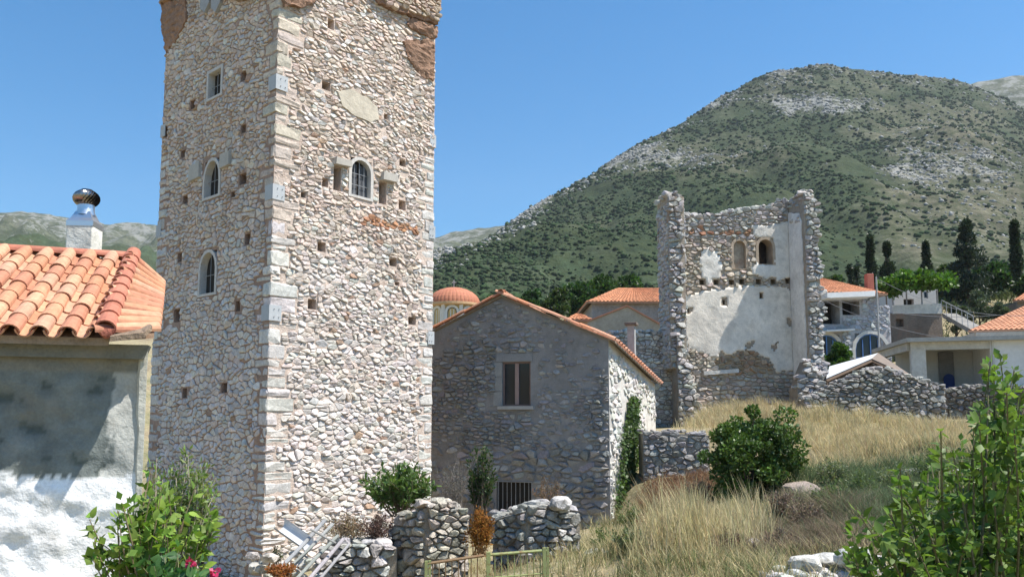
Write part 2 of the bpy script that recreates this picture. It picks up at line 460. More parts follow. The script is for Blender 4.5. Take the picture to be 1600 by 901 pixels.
# pale limestone outcrops on the bare parts of the slope, one mass
pts, rad, cols = [], [], []
tries = 0
while len(pts) < 9000 and tries < 200000:
    tries += 1
    j = rnd.random() * (nt * .836); i = rnd.random() * (nu - 2); j0, i0 = int(j), int(i)
    if j0 >= nt - 2: continue
    kk = MK[j0, i0] + .25 * max(0, (MC[j0, i0][0] - .07) / .08)
    if rnd.random() > kk * (.4 + 1.4 * max(0, fbm(MV[j0, i0][0] / 25, MV[j0, i0][2] / 9, 5, 3) + .15)): continue
    p = MV[j0, i0] + (MV[j0 + 1, i0] - MV[j0, i0]) * (j - j0) + (MV[j0, i0 + 1] - MV[j0, i0]) * (i - i0)
    r_ = (.3 + 1.0 * rnd.random() ** 3) * (.5 + p[1] / 800)
    pts.append(p); rad.append(r_); v = rnd.uniform(.7, 1.2); cols.append((.30 * v, .295 * v, .275 * v))
M_scrub_, M_scrub = M_scrub, surf('outcrop_rock', None, 1.0, ((.3, .25), (2.0, .3)), ((.8, .8, .5),), spec=.05)
o = bush_mass('rock_outcrops', np.array(pts), np.array(rad), np.array(cols)); tag(o, 'pale limestone outcrops scattered over the bare mountain slope', 'rocks')
M_scrub = M_scrub_
# ------------------------------------------------------------------ walls of rubble stone
class Wall:
    """vertical plane: O (x, y), t along the wall to the right, n outwards"""
    def __init__(s, O, t, z0=0.0):
        s.O = np.array(O, float)[:2]; t = np.array(t, float)[:2]; s.t = t / np.linalg.norm(t)
        s.n = np.array((s.t[1], -s.t[0])); s.z0 = z0
    def p(s, a, z, h=0.0):
        q = s.O + s.t * a + s.n * h
        return (q[0], q[1], z)
    def uv(s, px, py):
        d = ray(px, py)
        k = s.O.dot(s.n) / d[:2].dot(s.n)
        q = d * k
        return float((q[:2] - s.O).dot(s.t)), float(EYE + q[2])
    def rect(s, x0, y0, x1, y1):
        xm, ym = (x0 + x1) / 2, (y0 + y1) / 2
        a0 = s.uv(x0, ym)[0]; a1 = s.uv(x1, ym)[0]; zt = s.uv(xm, y0)[1]; zb = s.uv(xm, y1)[1]
        return (min(a0, a1), max(a0, a1), zb, zt)
    def pts(s, A): return [s.p(*a) for a in A]
def clip(poly, a, b, c):
    """keep the side a*x + b*y <= c"""
    out = []; n = len(poly)
    for i in range(n):
        p, q = poly[i], poly[(i + 1) % n]
        dp = a * p[0] + b * p[1] - c; dq = a * q[0] + b * q[1] - c
        if dp <= 0: out.append(p)
        if (dp < 0 < dq) or (dq < 0 < dp):
            t = dp / (dp - dq); out.append((p[0] + t * (q[0] - p[0]), p[1] + t * (q[1] - p[1])))
    return out
def rubble(s0, s1, z0, z1, size, rg, flat=1.5, mask=None, rects=(), jit=.3):
    """irregular courses of stones: Voronoi cells of jittered rows. size = height or fn(s, z). returns [(polygon, site)]"""
    sz = size if callable(size) else (lambda a, b: size)
    sites = []; z = z0 - .1
    while z < z1 + .1:
        rh = sz((s0 + s1) / 2, z) * rg.uniform(.7, 1.35)
        a = s0 - .3 * rg.random()
        while a < s1 + .2:
            h_ = sz(a, z)
            wd = h_ * flat * rg.uniform(.5, 1.6)
            zz = z + rh * .5 + rg.uniform(-jit, jit) * rh + .04 * math.sin(a * 1.3 + z)
            if rg.random() > .16: sites.append((a + wd / 2, zz))
            if rg.random() < .34: sites.append((a + wd / 2 + rg.uniform(-.4, .4) * wd, zz + rh * rg.uniform(.3, .5)))
            a += wd
        z += rh
    big = sz((s0 + s1) / 2, z0) * flat * 1.3
    cell = {}
    for i, (a, b) in enumerate(sites):
        cell.setdefault((int(a // big), int(b * flat // big)), []).append(i)
    out = []
    for i, (a, b) in enumerate(sites):
        if not (s0 < a < s1 and z0 < b < z1): continue
        if mask and not mask(a, b): continue
        if any(r[0] < a < r[1] and r[2] < b < r[3] for r in rects): continue
        ca, cb = int(a // big), int(b * flat // big)
        A, B = a, b * flat
        nb = []
        for u in (-1, 0, 1):
            for v in (-1, 0, 1):
                for k in cell.get((ca + u, cb + v), ()):
                    if k != i:
                        dx, dy = sites[k][0] - A, sites[k][1] * flat - B
                        nb.append((dx * dx + dy * dy, dx, dy))
        nb.sort()
        P = [(-big, -big), (big, -big), (big, big), (-big, big)]
        for d2, dx, dy in nb[:18]:
            P = clip(P, dx, dy, d2 / 2)
            if len(P) < 3: break
        if len(P) < 3: continue
        P = [(x + a, y / flat + b) for x, y in P]
        P = clip(P, -1, 0, -s0); P = clip(P, 1, 0, s1); P = clip(P, 0, -1, -z0); P = clip(P, 0, 1, z1)
        for r in rects:
            if len(P) < 3: break
            xs = [q[0] for q in P]; ys = [q[1] for q in P]
            if max(xs) <= r[0] or min(xs) >= r[1] or max(ys) <= r[2] or min(ys) >= r[3]: continue
            dl = [(r[0] - a, 0), (a - r[1], 1), (r[2] - b, 2), (b - r[3], 3)]
            k = max(dl)[1]
            if k == 0: P = clip(P, 1, 0, r[0])
            elif k == 1: P = clip(P, -1, 0, -r[1])
            elif k == 2: P = clip(P, 0, 1, r[2])
            else: P = clip(P, 0, -1, -r[3])
        if len(P) < 3: continue
        out.append((P, (a, b)))
    return out
def stone_geo(P, wall, rg, joint=.012, prot=.04, sink=.04, base=0.0, kr=(.08, .2)):
    # drop short edges
    Q = []
    for q in P:
        if not Q or math.hypot(q[0] - Q[-1][0], q[1] - Q[-1][1]) > .025: Q.append(q)
    if len(Q) > 2 and math.hypot(Q[0][0] - Q[-1][0], Q[0][1] - Q[-1][1]) < .025: Q.pop()
    if len(Q) < 3: return None
    n = len(Q)
    A = sum(Q[i][0] * Q[(i + 1) % n][1] - Q[(i + 1) % n][0] * Q[i][1] for i in range(n)) / 2
    if abs(A) < .0012: return None
    cx = sum(q[0] for q in Q) / n; cz = sum(q[1] for q in Q) / n
    w_ = max(q[0] for q in Q) - min(q[0] for q in Q); h_ = max(q[1] for q in Q) - min(q[1] for q in Q)
    fx = max(.5, 1 - 2 * joint / max(w_, .03)); fz = max(.5, 1 - 2 * joint / max(h_, .03))
    Q = [(cx + (x - cx) * fx, cz + (z - cz) * fz) for x, z in Q]
    # cut the corners once: a rough rounded outline
    S = []
    k = rg.uniform(*kr)
    for i in range(n):
        p, q = Q[i], Q[(i + 1) % n]
        S.append((p[0] + (q[0] - p[0]) * k, p[1] + (q[1] - p[1]) * k)); S.append((p[0] + (q[0] - p[0]) * (1 - k), p[1] + (q[1] - p[1]) * (1 - k)))
    n = len(S)
    tx, tz = rg.uniform(-.4, .4), rg.uniform(-.6, .35)
    size = min(w_, h_)
    pr = prot * rg.uniform(.45, 1.25)
    V = []
    lim = pr * .7
    def hh(x, z, b): 
        return base + max(-.005, b + max(-lim, min(lim, (x - cx) * tx + (z - cz) * tz)))
    for x, z in S: V.append(wall.p(x, z, base - sink))
    for x, z in S: V.append(wall.p(x, z, hh(x, z, pr * .35)))
    for x, z in S:
        g = rg.uniform(.7, .9)
        xx, zz = cx + (x - cx) * g, cz + (z - cz) * g
        V.append(wall.p(xx, zz, hh(xx, zz, pr * rg.uniform(.85, 1.12))))
    V.append(wall.p(cx + rg.uniform(-.1, .1) * w_, cz + rg.uniform(-.1, .1) * h_, hh(cx, cz, pr * rg.uniform(.95, 1.2))))
    F = []
    for i in range(n):
        j = (i + 1) % n
        F.append((i, j, n + j, n + i)); F.append((n + i, n + j, 2 * n + j, 2 * n + i)); F.append((2 * n + i, 2 * n + j, 3 * n))
    return V, F, abs(A)
def put_stones(list_, parent, mat, nmax=300, name='stone', rest='rubble_infill', smooth=False):
    """list_ of (V, F, weight, colour): the largest become parts, the rest one part of kind stuff"""
    L = sorted(list_, key=lambda q: -q[2])
    for V, F, a, c in L[:nmax]:
        mk(name, V, F, mat, parent, [c] * len(V), smooth)
    if len(L) > nmax:
        mb = MB()
        for V, F, a, c in L[nmax:]: mb.add(V, F, c)
        mb.build(rest, mat, parent, smooth, kind='stuff', pos=WPOS[parent.name])
def sheet(wall, s0, s1, z0, z1, opens=(), h=0.0, th=0.0):
    """wall face with recessed openings (s0, s1, z0, z1, depth)"""
    S = sorted({s0, s1, *[min(max(v, s0), s1) for o in opens for v in o[:2]]}); Z = sorted({z0, z1, *[min(max(v, z0), z1) for o in opens for v in o[2:4]]})
    mb = MB()
    for i in range(len(S) - 1):
        for j in range(len(Z) - 1):
            cs, cz = (S[i] + S[i + 1]) / 2, (Z[j] + Z[j + 1]) / 2
            if any(o[0] < cs < o[1] and o[2] < cz < o[3] for o in opens): continue
            mb.quad(wall.p(S[i], Z[j], h), wall.p(S[i + 1], Z[j], h), wall.p(S[i + 1], Z[j + 1], h), wall.p(S[i], Z[j + 1], h))
    for a, b, c, d, dep in [o[:5] for o in opens]:
        p = lambda x, z, k: wall.p(x, z, h - k)
        mb.quad(p(a, c, 0), p(a, d, 0), p(a, d, dep), p(a, c, dep)); mb.quad(p(b, d, 0), p(b, c, 0), p(b, c, dep), p(b, d, dep))
        mb.quad(p(a, d, 0), p(b, d, 0), p(b, d, dep), p(a, d, dep)); mb.quad(p(b, c, 0), p(a, c, 0), p(a, c, dep), p(b, c, dep))
        mb.quad(p(a, c, dep), p(b, c, dep), p(b, d, dep), p(a, d, dep))
    return mb
def prism(wall, A, h0, h1, mb=None, c_=None):
    """outline A [(s, z)] extruded from h0 (back) to h1 (front)"""
    mb = mb or MB(); n = len(A)
    V = [wall.p(a, z, h1) for a, z in A] + [wall.p(a, z, h0) for a, z in A]
    tris = tessellate_polygon([[Vector((a, z, 0)) for a, z in A]])
    F = [list(t) for t in tris] + [[i + n for i in reversed(t)] for t in tris]
    F += [[i, i + n, (i + 1) % n + n, (i + 1) % n] for i in range(n)]
    return mb.add(V, F, c_)
def rough_outline(A, step, amp, rg):
    out = []
    n = len(A)
    for i in range(n):
        p, q = A[i], A[(i + 1) % n]; L = math.hypot(q[0] - p[0], q[1] - p[1]); k = max(1, int(L / step))
        for j in range(k):
            t = j / k; out.append((p[0] + (q[0] - p[0]) * t + rg.uniform(-amp, amp), p[1] + (q[1] - p[1]) * t + rg.uniform(-amp, amp)))
    return out
def inside(A, x, z):
    r = False; n = len(A)
    for i in range(n):
        (x1, z1), (x2, z2) = A[i], A[(i + 1) % n]
        if (z1 > z) != (z2 > z) and x < (x2 - x1) * (z - z1) / (z2 - z1) + x1: r = not r
    return r
def rock_geo(c, rx, ry, rz, rg, n=18):
    n = int(n * 1.7)
    bm = bmesh.new()
    for i in range(n):
        v = Vector((rg.gauss(0, 1), rg.gauss(0, 1), rg.gauss(0, 1))).normalized()
        v = Vector([math.copysign(abs(q_) ** .8, q_) for q_ in v]) * rg.uniform(.9, 1.04)
        bm.verts.new((v.x, v.y, v.z))
    r = bmesh.ops.convex_hull(bm, input=bm.verts[:])
    bmesh.ops.delete(bm, geom=[v for v in bm.verts if not v.link_faces], context='VERTS')
    bmesh.ops.recalc_face_normals(bm, faces=bm.faces[:])
    a = rg.uniform(0, 6.28); ca, sa = math.cos(a), math.sin(a)
    bm.verts.index_update()
    V = [(c[0] + ca * v.co.x * rx - sa * v.co.y * ry, c[1] + sa * v.co.x * rx + ca * v.co.y * ry, c[2] + v.co.z * rz) for v in bm.verts]
    F = [[v.index for v in f.verts] for f in bm.faces]; bm.free()
    return V, F
def jitc(base, rg, v=.18, h=.05):
    k = 1 + rg.uniform(-v, v); return tuple(max(.01, b * k * (1 + rg.uniform(-h, h))) for b in base)
def rock_parts(n, placer, parent, mat, rg, name='stone'):
    pass
# ------------------------------------------------------------------ the tall tower
rg = random.Random(5)
TC = at(427, 300, 18.0); 
tdir = np.array((3.8, 4.45)); tdir /= np.linalg.norm(tdir)      # right face runs back to the right
ldir = np.array((-tdir[1], tdir[0]))                                # left face runs back to the left
TW = Wall(TC, tdir)                 # sunlit right face, s = 0 at the near corner
TWr = TW.uv(677, 363)[0]            # its width
TL = Wall(TC[:2] + ldir * 0, -ldir)  # left face: s runs from -width to 0
TLw = -TL.uv(247, 362)[0]
TZ0, TZ1 = -.4, 15.6
tower = thing('stone_tower', (*(TC[:2] + tdir * TWr / 2 + ldir * TLw / 2), TZ0), 'tall square tower of pale rubble stone with barred windows and grey corner tie plates', 'tower')
def tstone_col(a, z, face_id):
    w1 = fbm(a * .5, z * .5, 2.0 + face_id, 3)  # last argument only shifts the noise, so the two faces vary differently
    up = min(1, max(0, (z - 4.0) / 5 + .6 * w1))
    lo = (.635, .58, .535) if rg.random() < .7 else (.595, .525, .47)
    hi = (.565, .465, .39) if rg.random() < .65 else (.59, .515, .45)
    c = [l + (h - l) * up for l, h in zip(lo, hi)]
    q = rg.random()
    if q < .018: c = (.42, .29, .21)
    elif q < .06: c = (.48, .455, .435)
    elif q < .2: c = (.62, .595, .55)
    return jitc(c, rg, .085, .03)
def mort_col(z): return (.50, .395, .32)
stones = []
# openings: windows and putlog holes
def R_(wall, x0, y0, x1, y1, dep): return (*wall.rect(x0, y0, x1, y1), dep)
ARCH_R = R_(TW, 547, 249, 580, 309, .34)
SLIT1 = R_(TW, 521, 260, 533, 298, .3); SLIT2 = R_(TW, 592, 284, 604, 319, .3)
holes_r = [(512, 30, 522, 46), (503, 128, 516, 141), (600, 178, 606, 187), (503, 278, 513, 292), (496, 378, 509, 393), (608, 404, 620, 416), (481, 467, 494, 483), (638, 495, 650, 507),
           (623, 313, 634, 328), (624, 250, 634, 260), (470, 300, 478, 309), (617, 440, 624, 446)]
op_r = [ARCH_R, SLIT1, SLIT2] + [R_(TW, *q, .32) for q in holes_r]
WIN_T = R_(TL, 326, 110, 347, 152, .3); WIN_M = R_(TL, 320, 250, 344, 308, .3); WIN_B = R_(TL, 313, 393, 338, 460, .3); DOOR = R_(TL, 300, 792, 322, 893, .25)
holes_l = [(377, 112, 385, 126), (298, 157, 305, 170), (377, 195, 384, 208), (374, 271, 385, 288), (286, 306, 293, 318), (383, 365, 391, 382), (278, 395, 284, 409), (272, 483, 281, 503), (368, 470, 375, 486),
           (285, 606, 292, 621), (346, 598, 355, 613), (258, 199, 262, 214), (283, 235, 290, 246), (361, 300, 367, 308)]
op_l = [WIN_T, WIN_M, WIN_B, DOOR] + [R_(TL, *q, .3) for q in holes_l]
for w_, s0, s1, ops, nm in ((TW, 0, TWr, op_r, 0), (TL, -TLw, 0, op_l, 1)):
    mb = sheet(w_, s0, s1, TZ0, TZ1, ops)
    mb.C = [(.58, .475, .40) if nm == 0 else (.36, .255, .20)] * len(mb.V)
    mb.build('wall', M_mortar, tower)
# far faces and top
mb = MB()
C0 = TC[:2]; C1 = C0 + tdir * TWr; C3 = C0 + ldir * TLw; C2 = C1 + ldir * TLw
q3 = lambda c, z: (c[0], c[1], z)
for a, b in ((C1, C2), (C2, C3)): mb.quad(q3(a, TZ0), q3(b, TZ0), q3(b, TZ1), q3(a, TZ1), (.42, .34, .27))
mb.quad(q3(C0, TZ1), q3(C1, TZ1), q3(C2, TZ1), q3(C3, TZ1), (.42, .34, .27))
mb.build('wall', M_mortar, tower)
# corner blocks
quoin_r, quoin_l = [], []
def quoin(corner, da, db, z, hgt, la, lb, col):
    """rough block wrapped round a corner; da, db = wall directions leading away from the corner"""
    e = .004 + rg.uniform(0, .022)
    ca = corner - da * e - db * e
    P = [ca, ca + da * (la + e), ca + da * (la + e) + db * .12, ca + da * .12 + db * .12, ca + da * .12 + db * (lb + e), ca + db * (lb + e)]
    n = len(P)
    V = [q3(p, z + .012) for p in P] + [q3(p, z + hgt - .012) for p in P]
    F = [[i, (i + 1) % n, (i + 1) % n + n, i + n] for i in range(n)] + [list(range(n)), list(range(n, 2 * n))]
    bm = bmesh.new(); vs = [bm.verts.new(v) for v in V]
    for f in F: bm.faces.new([vs[i] for i in f])
    bmesh.ops.recalc_face_normals(bm, faces=bm.faces[:])
    bmesh.ops.subdivide_edges(bm, edges=[e_ for e_ in bm.edges if e_.calc_length() > .13], cuts=1, use_grid_fill=True)
    bmesh.ops.bevel(bm, geom=[e_ for e_ in bm.edges if e_.calc_face_angle(0) > .5], offset=rg.uniform(.018, .045), segments=1, affect='EDGES', clamp_overlap=True)
    for v in bm.verts: v.co += Vector((rg.uniform(-.016, .016), rg.uniform(-.016, .016), rg.uniform(-.018, .018)))
    bmesh.ops.triangulate(bm, faces=bm.faces[:])
    bm.verts.index_update()
    V = [tuple(v.co) for v in bm.verts]; F = [[v.index for v in f.verts] for f in bm.faces]; bm.free()
    mk('corner_stone', V, F, M_stone, tower, [col] * len(V))
z = TZ0; k = 0
while z < TZ1 - .3:
    hgt = rg.uniform(.12, .36); la, lb = (rg.uniform(.3, .75), rg.uniform(.16, .34)) if rg.random() < .5 else (rg.uniform(.16, .32), rg.uniform(.3, .6))
    c = jitc((.58, .55, .515) if z < 8 else (.52, .45, .385), rg, .12, .04)
    quoin(C0, tdir, ldir, z, hgt, la, lb, c)
    quoin_r.append((-.05, la + .02, z, z + hgt)); quoin_l.append((-lb - .02, .05, z, z + hgt))
    z += hgt; k += 1
z = TZ0; k = 0
while z < 10.6:
    hgt = rg.uniform(.17, .34); la, lb = (rg.uniform(.35, .6), rg.uniform(.25, .38)) if k % 2 else (rg.uniform(.22, .36), rg.uniform(.4, .6))
    quoin(C1, -tdir, ldir, z, hgt, la, lb, jitc((.57, .55, .51), rg, .12, .03)); quoin_r.append((TWr - la - .02, TWr + .05, z, z + hgt))
    quoin(C3, tdir, -ldir, z, hgt, lb, la, jitc((.54, .52, .49), rg, .12, .03)); quoin_l.append((-TLw - .05, -TLw + la + .02, z, z + hgt))
    z += hgt; k += 1
# oval plaster patch and brick band on the sunlit face
oval = [TW.uv(*q) for q in ((528, 146), (545, 139), (570, 152), (588, 168), (590, 186), (578, 191), (555, 182), (535, 168))]
BRICK = [TW.uv(*q) for q in ((568, 338), (652, 354), (652, 366), (600, 357), (566, 348))]
def tmask_r(a, z):
    return not inside(oval, a, z)
gap = .015
ro_r = [(o[0] - gap, o[1] + gap, o[2] - gap, o[3] + gap) for o in op_r] + quoin_r
fr = .07
def grow(o, l=.06, b=.05, t=.07): return (o[0] - l, o[1] + l, o[2] - b, o[3] + t)
ro_r[0] = grow(ARCH_R); 
ro_l = [grow(o) for o in op_l[:3]] + [grow(DOOR, .12, 0, .16)] + [(o[0] - gap, o[1] + gap, o[2] - gap, o[3] + gap) for o in op_l[4:]] + quoin_l
def tsize(a, z): return .122 - .022 * min(1, max(0, (z - 3) / 6))
for P, (a, z) in rubble(0, TWr, TZ0, TZ1, tsize, rg, 1.8, tmask_r, ro_r, jit=.45):
    if fbm(a * 1.1, z * 1.6, 41, 3) > .72: continue
    g = stone_geo(P, TW, rg, .005, .042, base=-.008, kr=(.1, .22))
    if g:
        c = tstone_col(a, z, 0)
        if inside(BRICK, a, z): c = jitc((.46, .24, .14), rg)
        stones.append((*g, c))
for P, (a, z) in rubble(-TLw, 0, TZ0, TZ1, lambda a, z: tsize(a, z) * 1.3, rg, 1.35, None, ro_l, jit=.4):
    if fbm(a * 1.1, z * 1.6, 47, 3) > .75: continue
    g = stone_geo(P, TL, rg, .011, .034, base=-.002)
    if g:
        c = tstone_col(a, z, 1)
        stones.append((*g, c))
put_stones(stones, tower, M_stone)
A = rough_outline(oval, .12, .025, rg)
prism(TW, A, -.05, .045, c_=(.56, .50, .40)).build('plaster_patch', M_plaster, tower)
# corbel remains: bands of mortar and brick left standing proud near the top
def lump(wall, pts_, h0, col, name='corbel_remnant'):
    A = rough_outline([wall.uv(*q) for q in pts_], .14, .03, rg)
    mb = MB(); n = len(A)
    cx = sum(a for a, _ in A) / n; cz = sum(z for _, z in A) / n
    V = [wall.p(a, z, -.05) for a, z in A]; 
    V += [wall.p(a, z, h0 * rg.uniform(.75, 1.1)) for a, z in A]
    V += [wall.p(cx + (a - cx) * .6, cz + (z - cz) * .6, h0 * rg.uniform(1.0, 1.45)) for a, z in A]
    tris = tessellate_polygon([[Vector((a, z, 0)) for a, z in A]])
    F = [[i, (i + 1) % n, (i + 1) % n + n, i + n] for i in range(n)] + [[i + n, (i + 1) % n + n, (i + 1) % n + 2 * n, i + 2 * n] for i in range(n)] + [[i + 2 * n for i in t] for t in tris]
    mb.add(V, F, col)
    o = mb.build(name, M_mortar, tower)
    bm = bmesh.new(); bm.from_mesh(o.data); bmesh.ops.recalc_face_normals(bm, faces=bm.faces[:])
    bmesh.ops.triangulate(bm, faces=bm.faces[:])
    for _ in range(2): bmesh.ops.subdivide_edges(bm, edges=[e_ for e_ in bm.edges if e_.calc_length() > .07], cuts=1, use_grid_fill=False)
    bmesh.ops.triangulate(bm, faces=bm.faces[:])
    for v in bm.verts:
        d_ = .05 * fbm(v.co.x * 6 + cx, v.co.y * 6, v.co.z * 9, 3); v.co += Vector((*wall.n, 0)) * d_ + Vector((0, 0, d_ * .5))
    bm.to_mesh(o.data); bm.free()
BR = (.30, .185, .125)
TOPR = [TW.uv(*q) for q in ((560, -60), (690, -60), (680, 40), (664, 36), (640, 28), (610, 18), (585, 4))]
lump(TW, ((560, -60), (690, -60), (680, 40), (664, 36), (640, 28), (610, 18), (585, 4)), .15, BR)
L_ = []
for P, (a, z) in rubble(min(q[0] for q in TOPR), max(q[0] for q in TOPR), min(q[1] for q in TOPR), TZ1, .11, rg, 1.7, lambda a, z: inside(TOPR, a, z - .1), (), jit=.45):
    g = stone_geo(P, TW, rg, .006, .06, sink=.12, base=.17)
    if g: L_.append((*g, jitc((.46, .37, .29), rg, .15)))
put_stones(L_, tower, M_stone, 0, rest='corbel_rubble')
lump(TW, ((640, 30), (681, 44), (679, 62), (655, 55), (634, 40)), .1, BR)
lump(TW, ((628, 66), (664, 62), (677, 70), (676, 128), (660, 122), (640, 102)), .07, BR)
lump(TL, ((250, -80), (440, -80), (440, -14), (380, 2), (290, -6), (256, 8)), .16, (.36, .24, .16))
lump(TL, ((254, 4), (292, 2), (294, 30), (280, 60), (262, 84), (256, 50)), .07, BR)
lump(TW, ((428, -60), (520, -60), (490, 4), (470, 14), (440, 10)), .14, BR)
for k in range(2):      # two small arched corbels on the left face
    x = 326 + 17 * k
    o = TL.rect(x - 7, -2, x + 7, 22)
    prism(TL, [(o[0], o[3]), (o[0], o[2] + .2), ((o[0] + o[1]) / 2, o[2]), (o[1], o[2] + .2), (o[1], o[3])], -.02, .12, c_=(.36, .36, .36)).build('corbel', M_cutstone, tower)
# window surrounds
def arch_pts(a0, a1, z0, z1, n=8, pointed=0.0):
    r = (a1 - a0) / 2; cx = (a0 + a1) / 2; zs = z1 - r * (1 + pointed)
    return [(a0, z0), (a1, z0), (a1, zs)] + [(cx + r * math.cos(math.pi * i / n), zs + r * (1 + pointed) * math.sin(math.pi * i / n) ** (1.0 if not pointed else .9)) for i in range(1, n)] + [(a0, zs)]
def ring(wall, outer, inner, h0, h1, name, mat, parent, col):
    """frame between two outlines with equal point counts"""
    n = len(outer); mb = MB()
    V = [wall.p(*q, h1) for q in outer] + [wall.p(*q, h1) for q in inner] + [wall.p(*q, h0) for q in outer] + [wall.p(*q, h0) for q in inner]
    F = []
    for i in range(n):
        j = (i + 1) % n
        F += [(i, j, n + j, n + i), (2 * n + i, 3 * n + i, 3 * n + j, 2 * n + j), (i, 2 * n + i, 2 * n + j, j), (n + i, n + j, 3 * n + j, 3 * n + i)]
    mb.add(V, F, col); return mb.build(name, mat, parent)
def tower_window(wall, o, arched, shutters, m=.03, pointed=0.0):
    a0, a1, z0, z1 = o[:4]
    win = thing_part('window', wall.p((a0 + a1) / 2, z0, 0), tower)
    g = .055
    if arched:
        inn = arch_pts(a0 + m, a1 - m, z0 + m, z1 - m, 8, pointed); out = arch_pts(a0 - g, a1 + g, z0 - g * .6, z1 + g, 8, pointed)
    else:
        inn = [(a0 + m, z0 + m), (a1 - m, z0 + m), (a1 - m, z1 - m), (a0 + m, z1 - m)]; out = [(a0 - g, z0 - g * .6), (a1 + g, z0 - g * .6), (a1 + g, z1 + g), (a0 - g, z1 + g)]
    ring(wall, out, inn, -.31, .03, 'surround', M_cutstone, win, (.55, .52, .48))
    # pane: dark sheet set back, standing in for the unlit inside; bars in front
    prism(wall, [(a0 - .02, z0 - .02), (a1 + .02, z0 - .02), (a1 + .02, z1 + .05), (a0 - .02, z1 + .05)], -.20, -.16, c_=(.03, .03, .03)).build('pane_or_dark_sheet', M_dark, win)
    wd = (a1 - a0 - 2 * m)
    nb = 3 if shutters else 1
    for i in range(nb):
        x = a0 + m + wd * (i + 1) / (nb + 1)
        MB().tube([wall.p(x, z0 + m, -.07), wall.p(x, z1 - m, -.07)], .009, 5, (.30, .31, .32)).build('bar', M_plain, win)
    nh = 2 if shutters else 1
    for i in range(nh):
        zz = z0 + m + (z1 - z0 - 2 * m) * (i + 1) / (nh + 1.2)
        MB().tube([wall.p(a0 + m * .5, zz, -.075), wall.p(a1 - m * .5, zz, -.075)], .008, 5, (.30, .31, .32)).build('bar', M_plain, win)
    if shutters:
        for sgn in (-1, 1):
            xc = (a0 + a1) / 2 + sgn * wd * .27
            prism(wall, [(xc - wd * .2, z0 + m), (xc + wd * .2, z0 + m), (xc + wd * .2, z1 - m - .1), (xc - wd * .2, z1 - m - .1)], -.155, -.12, c_=(.09, .095, .105)).build('shutter', M_wood, win)
def thing_part(name, pos, parent):
    o = bpy.data.objects.new(name, None); o.empty_display_size = .1
    link(o, parent, pos); return o
tower_window(TW, ARCH_R, True, True)
tower_window(TL, WIN_T, False, False)
tower_window(TL, WIN_M, True, False, pointed=.5)
tower_window(TL, WIN_B, True, False, pointed=.2)
# lintel corbels over the two slits and beside the left arched window
for wl, q, pr in ((TW, (519, 250, 544, 261), .17), (TW, (593, 272, 616, 285), .17), (TL, (300, 258, 316, 282), .1), (TL, (348, 240, 363, 262), .1)):
    o = wl.rect(*q)
    prism(wl, [(o[0], o[2]), (o[1], o[2] + .03), (o[1] - .02, o[3]), (o[0] + .02, o[3])], -.1, pr, c_=(.45, .42, .37)).build('corbel', M_cutstone, tower)
for o in (SLIT1, SLIT2):
    prism(TW, [(o[0] + .02, o[2]), (o[1] - .02, o[2]), (o[1] - .02, o[3]), (o[0] + .02, o[3])], -.28, -.25, c_=(.33, .27, .22)).build('slit_blocking', M_cutstone, tower)
# door with pale jamb behind the plants
prism(TL, [(DOOR[0], DOOR[2]), (DOOR[1], DOOR[2]), (DOOR[1], DOOR[3]), (DOOR[0], DOOR[3])], -.22, -.17, c_=(.10, .055, .03)).build('door', M_wood, tower)
prism(TL, [(DOOR[1], DOOR[2]), (DOOR[1] + .13, DOOR[2]), (DOOR[1] + .13, DOOR[3]), (DOOR[1], DOOR[3])], -.2, .03, c_=(.52, .49, .44)).build('door_jamb', M_cutstone, tower)
prism(TL, [(DOOR[0] - .1, DOOR[3]), (DOOR[1] + .16, DOOR[3]), (DOOR[1] + .16, DOOR[3] + .17), (DOOR[0] - .1, DOOR[3] + .17)], -.2, .035, c_=(.46, .43, .39)).build('lintel', M_cutstone, tower)
# steel tie plates on the corners
def tie_plate(corner, da, db, z, la, lb, hh):
    hh *= .85; la *= .85; lb *= .85
    pl = thing_part('tie_plate', (*corner, z), tower)
    mb = MB(); e0, e1 = .028, .04
    a0 = corner - da * e1 - db * e1; a1 = corner - da * e0 - db * e0
    P = [a0, a0 + da * (la + e1), a0 + da * (la + e1) + db * .02, a1 + (da * .0), a0 + db * (lb + e1) + da * .02, a0 + db * (lb + e1)]
    V = [q3(p, z - hh) for p in P] + [q3(p, z + hh) for p in P]; n = 6
    F = [[i, (i + 1) % n, (i + 1) % n + n, i + n] for i in range(n)] + [[0, 3, 2, 1], [0, 5, 4, 3], [6, 7, 8, 9], [6, 9, 10, 11]]
    mb.add(V, F, (.44, .46, .47)); o = mb.build('plate', M_plain, pl)
    bm = bmesh.new(); bm.from_mesh(o.data); bmesh.ops.recalc_face_normals(bm, faces=bm.faces[:]); bm.to_mesh(o.data); bm.free()
    for k in (.3, .75):
        p = corner + da * la * k - db * e1
        for sg in (-.5, .5):
            MB().tube([q3(p, z + sg * hh), q3(p - db * .02, z + sg * hh)], .009, 6, (.16, .16, .17)).build('bolt', M_plain, pl)
for py in (127, 300, 489):
    s_, z_ = TW.uv(430, py); tie_plate(C0, tdir, ldir, z_, .33, .33, .21)
for px, py in ((671, 219), (674, 363), (676, 528)):
    s_, z_ = TW.uv(px, py); tie_plate(C1, -tdir, ldir, z_, .22, .22, .21)
for px, py in ((254, 206), (246, 362)):
    s_, z_ = TL.uv(px, py); tie_plate(C3, tdir, -ldir, z_, .26, .26, .2)
